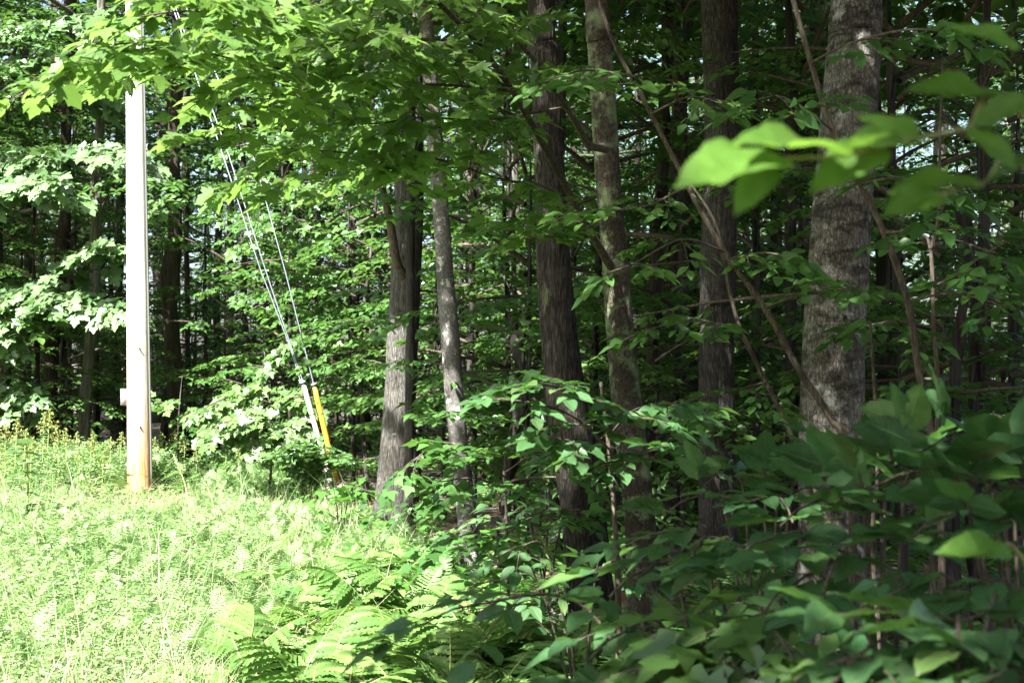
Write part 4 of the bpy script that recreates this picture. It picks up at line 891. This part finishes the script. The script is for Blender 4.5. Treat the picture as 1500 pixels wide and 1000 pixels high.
# ================================================================== FERNS (foreground), GOLDENRODS, WEEDS
def frond_mesh(name, seed, n=13, w=.30, arch=.5):
    """broad once-cut frond: lobed wavy pinnae on a pale stalk; unit length along +Y, rising"""
    g = RS(seed); rach = lambda t: np.array([.03*math.sin(3*t), t*(1-.18*arch*t), .62*t-arch*t**2.1])
    Vs = []; Qs = []
    for k in range(n):
        t = .30+.68*k/n; b = rach(t); ln = (w*math.sin(PI*(.22+.78*(1-(k/n)))*.62)**.8*(1.05-.78*(k/n)**1.6)+.02)*g.uniform(.88, 1.08)
        for sg in (-1, 1):
            d = np.array([sg*.90, .46+.35*(k/n)+g.normal(0, .08), -.10+g.normal(0, .16)]); d /= np.linalg.norm(d); q = np.array([-sg*.42, .88, .12]); q /= np.linalg.norm(q)
            m_ = 15; s = np.linspace(0, 1, m_); hw = (.019+.010*(1-k/n))*np.sin(PI*np.clip(s*.86+.12, 0, 1))**.55*(1+.36*np.where(np.arange(m_) % 2, 1, -1))
            hw[-1] = .001; c = b+d*ln*s[:, None]-np.array([0, 0, 1])*(.28*ln*s**2)[:, None]
            A = c+q*hw[:, None]+[0, 0, .006]; B = c-q*hw[:, None]+[0, 0, .006]; o_ = len(Vs)*1; base = sum(len(v) for v in Vs)
            Vs.append(np.concatenate([A, c, B])); i = np.arange(m_-1)
            Q = np.concatenate([np.stack([i, i+1, m_+i+1, m_+i], 1), np.stack([m_+i, m_+i+1, 2*m_+i+1, 2*m_+i], 1)]); Qs.append(Q+base)
    ts = np.linspace(0, .99, 16); V, Fs, uv = tube(np.array([rach(t) for t in ts]), np.linspace(.010, .003, 16), 5)
    Vp = np.concatenate(Vs)
    return make_mesh(name, [(Vp, [np.concatenate(Qs)], 0, None), (V, Fs, 1, uv)], [M['fern'], M['fern_stem']])
FR = [frond_mesh('fern_frond', 30+i, 12+i % 3, .31+.03*(i % 2), .36+.11*i) for i in range(4)]
g = RS(61); fern_px = [(420, 960, 5.9), (450, 1010, 5.6), (540, 1000, 5.7), (250, 940, 6.6), (610, 960, 6.1), (680, 1000, 5.6), (360, 1010, 5.4), (500, 905, 7.1), (570, 890, 7.4), (420, 890, 7.3), (640, 900, 7.2), (720, 960, 6.2), (780, 1020, 5.6), (330, 900, 7.0), (560, 850, 8.6), (480, 850, 8.6), (620, 850, 8.8), (410, 850, 8.8), (700, 900, 7.6), (530, 820, 10), (450, 820, 10.2), (590, 820, 10.5), (760, 930, 7.2), (250, 1010, 5.5), (840, 1000, 5.9), (490, 965, 6.2), (575, 950, 6.4), (655, 945, 6.6), (520, 935, 6.6), (400, 930, 6.5), (470, 920, 6.9), (600, 925, 6.9), (700, 940, 6.7), (540, 870, 8.0), (600, 875, 7.9), (660, 880, 7.8), (740, 890, 7.7), (810, 900, 7.6), (510, 1010, 5.5), (590, 1015, 5.5), (660, 1015, 5.4), (740, 1010, 5.5)]
FL = ['pale sunlit', 'bright', 'broad', 'small lone', 'upright', 'shaded', 'spreading', 'leafy', 'arching', 'sunlit', 'dark green', 'low shaded', 'deep green', 'light green']
NEAR = lambda px: 'in the open grass' if px < 300 else 'at the grass edge' if px < 470 else 'in the fern bank' if px < 660 else 'under the broad-leaved shrub'
rk = {}
for i in sorted(range(len(fern_px)), key=lambda i: fern_px[i][0]):
    px, py, d = fern_px[i]; x = (px-CX)/F*d; c = (px, d)
    row = 'front' if d < 5.95 else 'second' if d < 6.9 else 'third' if d < 8 else 'rear'
    key = (NEAR(px), row); rk[key] = rk.get(key, 0)+1
    t = thing('fern', f'{ORD[rk[key]-1]} lobed fern from the left {NEAR(px)}, {row} row', 'fern', (x, d, float(gz(x, d))-.01), 0, 'lobed ferns of the foreground')
    nf = int(g.integers(5, 8)); a0 = g.uniform(0, 6)
    for k in range(nf):
        o = link('frond', FR[int(g.integers(4))], t); s = g.uniform(.5, .78)*(.7 if px < 300 else 1); o.scale = (s, s, s*g.uniform(.9, 1.25)); o.rotation_euler = (g.uniform(-.1, .6), g.normal(0, .25), a0+k*2*PI/nf+g.normal(0, .25))

def rod_mesh(seed):
    g = RS(seed); h = 1.; fo = Foliage()
    z = np.linspace(.12, .86, 46); a = np.arange(46)*2.4
    fo.add(np.stack([.02*np.cos(a), .02*np.sin(a), z], 1), np.stack([np.cos(a), np.sin(a), g.uniform(-.1, .5, 46)], 1), np.array([0, 0, 1.])+g.normal(0, .2, (46, 3)), .15*(1.15-z)*g.uniform(.7, 1.2, 46))
    fl = Foliage()
    for k in range(13):
        zz = .74+.26*k/13; a = k*2.4; ln = .15*(1.08-k/13); n = 14; s = np.linspace(.1, 1, n)
        p = np.stack([math.cos(a)*ln*s, math.sin(a)*ln*s, zz+.10*s*ln/.15-.14*ln/.15*s**2.2*.6], 1)
        fl.add(p+g.normal(0, .004, p.shape), g.normal(0, 1, (n, 3))+[0, 0, 1.2], g.normal(0, 1, (n, 3)), g.uniform(.018, .032, n))
    st = tube(np.array([[0, 0, 0], [.01, 0, .5], [0, .01, 1.]]), np.array([.006, .005, .002]), 5)
    return make_mesh('goldenrod_stem', [(*st[:2], 0, st[2]), leaves_part('ash', *fo.arrays(), 1)], [M['fern_stem'], M['rod_leaf']]), make_mesh('goldenrod_flowers', [leaves_part('hex', *fl.arrays())], [M['rod_flower']])
RD = [rod_mesh(70+i) for i in range(3)]
g = RS(63); rods = [(8, 620, 18), (22, 612, 18.4), (35, 628, 17.6), (62, 603, 18.8), (70, 598, 19.2), (88, 622, 18.4), (100, 627, 18.8), (112, 632, 19.2), (132, 640, 18), (140, 632, 19.4), (163, 640, 19.2), (176, 632, 19.8), (228, 640, 19.6), (240, 632, 20.2), (255, 628, 20.4), (272, 640, 20), (290, 655, 19.6), (330, 650, 19.4), (350, 652, 19.2), (372, 656, 19), (45, 640, 16.8), (5, 650, 16.2), (120, 655, 17.4), (150, 660, 17)]
last = None; seg = {}
for px, py, d in sorted(rods):
    x = (px-CX)/F*d; z = float(gz(x, d)); h = CAMZ+(HZ-py)/F*d-z
    w = 'left of the pole' if px < 195 else 'between the pole and the guy wires'
    row = 'taller' if py < 625 else 'shorter' if py > 645 else 'middling'; seg[(w, row)] = seg.get((w, row), 0)+1
    t = thing('goldenrod', f'{ORD[seg[(w,row)]-1]} {row} yellow goldenrod from the left, {w}', 'wildflower', (x, d, z), 0, 'goldenrods at the back of the meadow')
    k = int(g.integers(3)); rot = g.uniform(0, 6)
    for me, nm in zip(RD[k], ('stem', 'flowers')):
        o = link(nm, me, t); o.scale = (h*.85, h*.85, h); o.rotation_euler = (g.normal(0, .06)*0+.03, -.02, rot)
# milkweed at the left edge
b = P(40, 720, 14.2); b[2] = float(gz(b[0], b[1])); fo = Foliage(); g = RS(64)
t = thing('milkweed', 'broad-leaved weed stem standing in the sunny grass at the left edge', 'wildflower', b)
z = np.repeat(np.linspace(.25, .95, 8), 2); a = np.tile([0, PI], 8)+np.repeat(np.arange(8)*1.57, 2)
fo.add(np.stack([.01*np.cos(a), .01*np.sin(a), z], 1), np.stack([np.cos(a), np.sin(a), g.uniform(-.2, .4, 16)], 1), np.array([0, 0, 1.])+g.normal(0, .2, (16, 3)), g.uniform(.16, .24, 16))
link('leaves', fo_mesh('leaves', fo, 'bush', M['leaf_white']), t)
V, Fs, uv = tube(np.array([[0, 0, 0], [.02, 0, .5], [0, 0, 1.]]), np.array([.012, .01, .006]), 8); build('stem', [(V, Fs, 0, uv)], [M['fern_stem']], t)
# tall grass stems leaning over the meadow
g = RS(65)
for i, (pa, pb_, d) in enumerate([((288, 790), (255, 665), 14), ((445, 800), (412, 742), 13), ((320, 780), (300, 700), 13.5), ((75, 800), (48, 760), 12)]):
    A, B = P(*pa, d), P(*pb_, d); A[2] = float(gz(A[0], d)); q = smooth_path(np.array([A, A*.45+B*.55+[.03, 0, .05], B]), 8)
    t = thing('grass_stalk', ['tall pale grass stalk right of the pole, leaning left', 'yellowish stalk at the edge of the ferns below the guy wires', 'short pale stalk beside the tall leaning stalk', 'dry stalk in the sunny grass far left'][i], 'grass stalk', A)
    V, Fs, uv = tube(q-A, np.linspace(.006, .003, len(q)), 5); build('stalk', [(V, Fs, 0, uv)], [plain_mat('dry_stalk', (.42, .40, .16), .6)], t)
    n = 14; s = .8+.2*np.arange(n)/n; c = np.array([[np.interp(u, np.linspace(0, 1, len(q)), q[:, k]) for k in range(3)] for u in s])-A
    fo = Foliage(); fo.add(c, g.normal(0, .5, (n, 3))+[0, 0, 1], g.normal(0, 1, (n, 3)), np.full(n, .03)); link('seed_head', fo_mesh('seed_head', fo, 'hex', M['grass']), t)

# ================================================================== CAMERA, SUN, SKY
cam = bpy.data.cameras.new('camera'); co = bpy.data.objects.new('camera', cam); col.objects.link(co); SC.camera = co
cam.sensor_width = 23.6; cam.lens = F/1500*23.6; cam.clip_start = .05; cam.clip_end = 2000
pitch = math.atan((HZ-500)/F); co.location = (0, 0, CAMZ); co.rotation_euler = (PI/2+pitch, 0, 0)
cam.dof.use_dof = True; cam.dof.focus_distance = 10.; cam.dof.aperture_fstop = 4.2
sl = bpy.data.lights.new('sun', 'SUN'); so = bpy.data.objects.new('sun', sl); col.objects.link(so)
sl.energy = 5.; sl.angle = math.radians(.53); sl.color = (1, .97, .92)
from mathutils import Vector
so.rotation_euler = Vector(TO_SUN).to_track_quat('Z', 'Y').to_euler()
w = bpy.data.worlds.new('World'); SC.world = w; w.use_nodes = True; N = w.node_tree.nodes; L = w.node_tree.links
sky = N.new('ShaderNodeTexSky'); sky.sky_type = 'NISHITA'; sky.sun_disc = False; sky.dust_density = 4.; sky.sun_elevation = SUN_EL; sky.sun_rotation = math.atan2(SUN_AZ[0], SUN_AZ[1]) % (2*PI)
bg = N['Background']; L.new(sky.outputs[0], bg.inputs[0]); bg.inputs[1].default_value = .055
vs = SC.view_settings; vs.view_transform = 'Standard'; vs.look = 'None'; vs.exposure = 2.95; vs.gamma = 1
c = SC.cycles; c.max_bounces = 7; c.diffuse_bounces = 4; c.glossy_bounces = 2; c.transmission_bounces = 5; c.transparent_max_bounces = 4; c.caustics_reflective = False; c.caustics_refractive = False
c.use_denoising = True; c.use_adaptive_sampling = True; c.adaptive_threshold = .01; c.sample_clamp_indirect = 6
SC.render.use_persistent_data = False
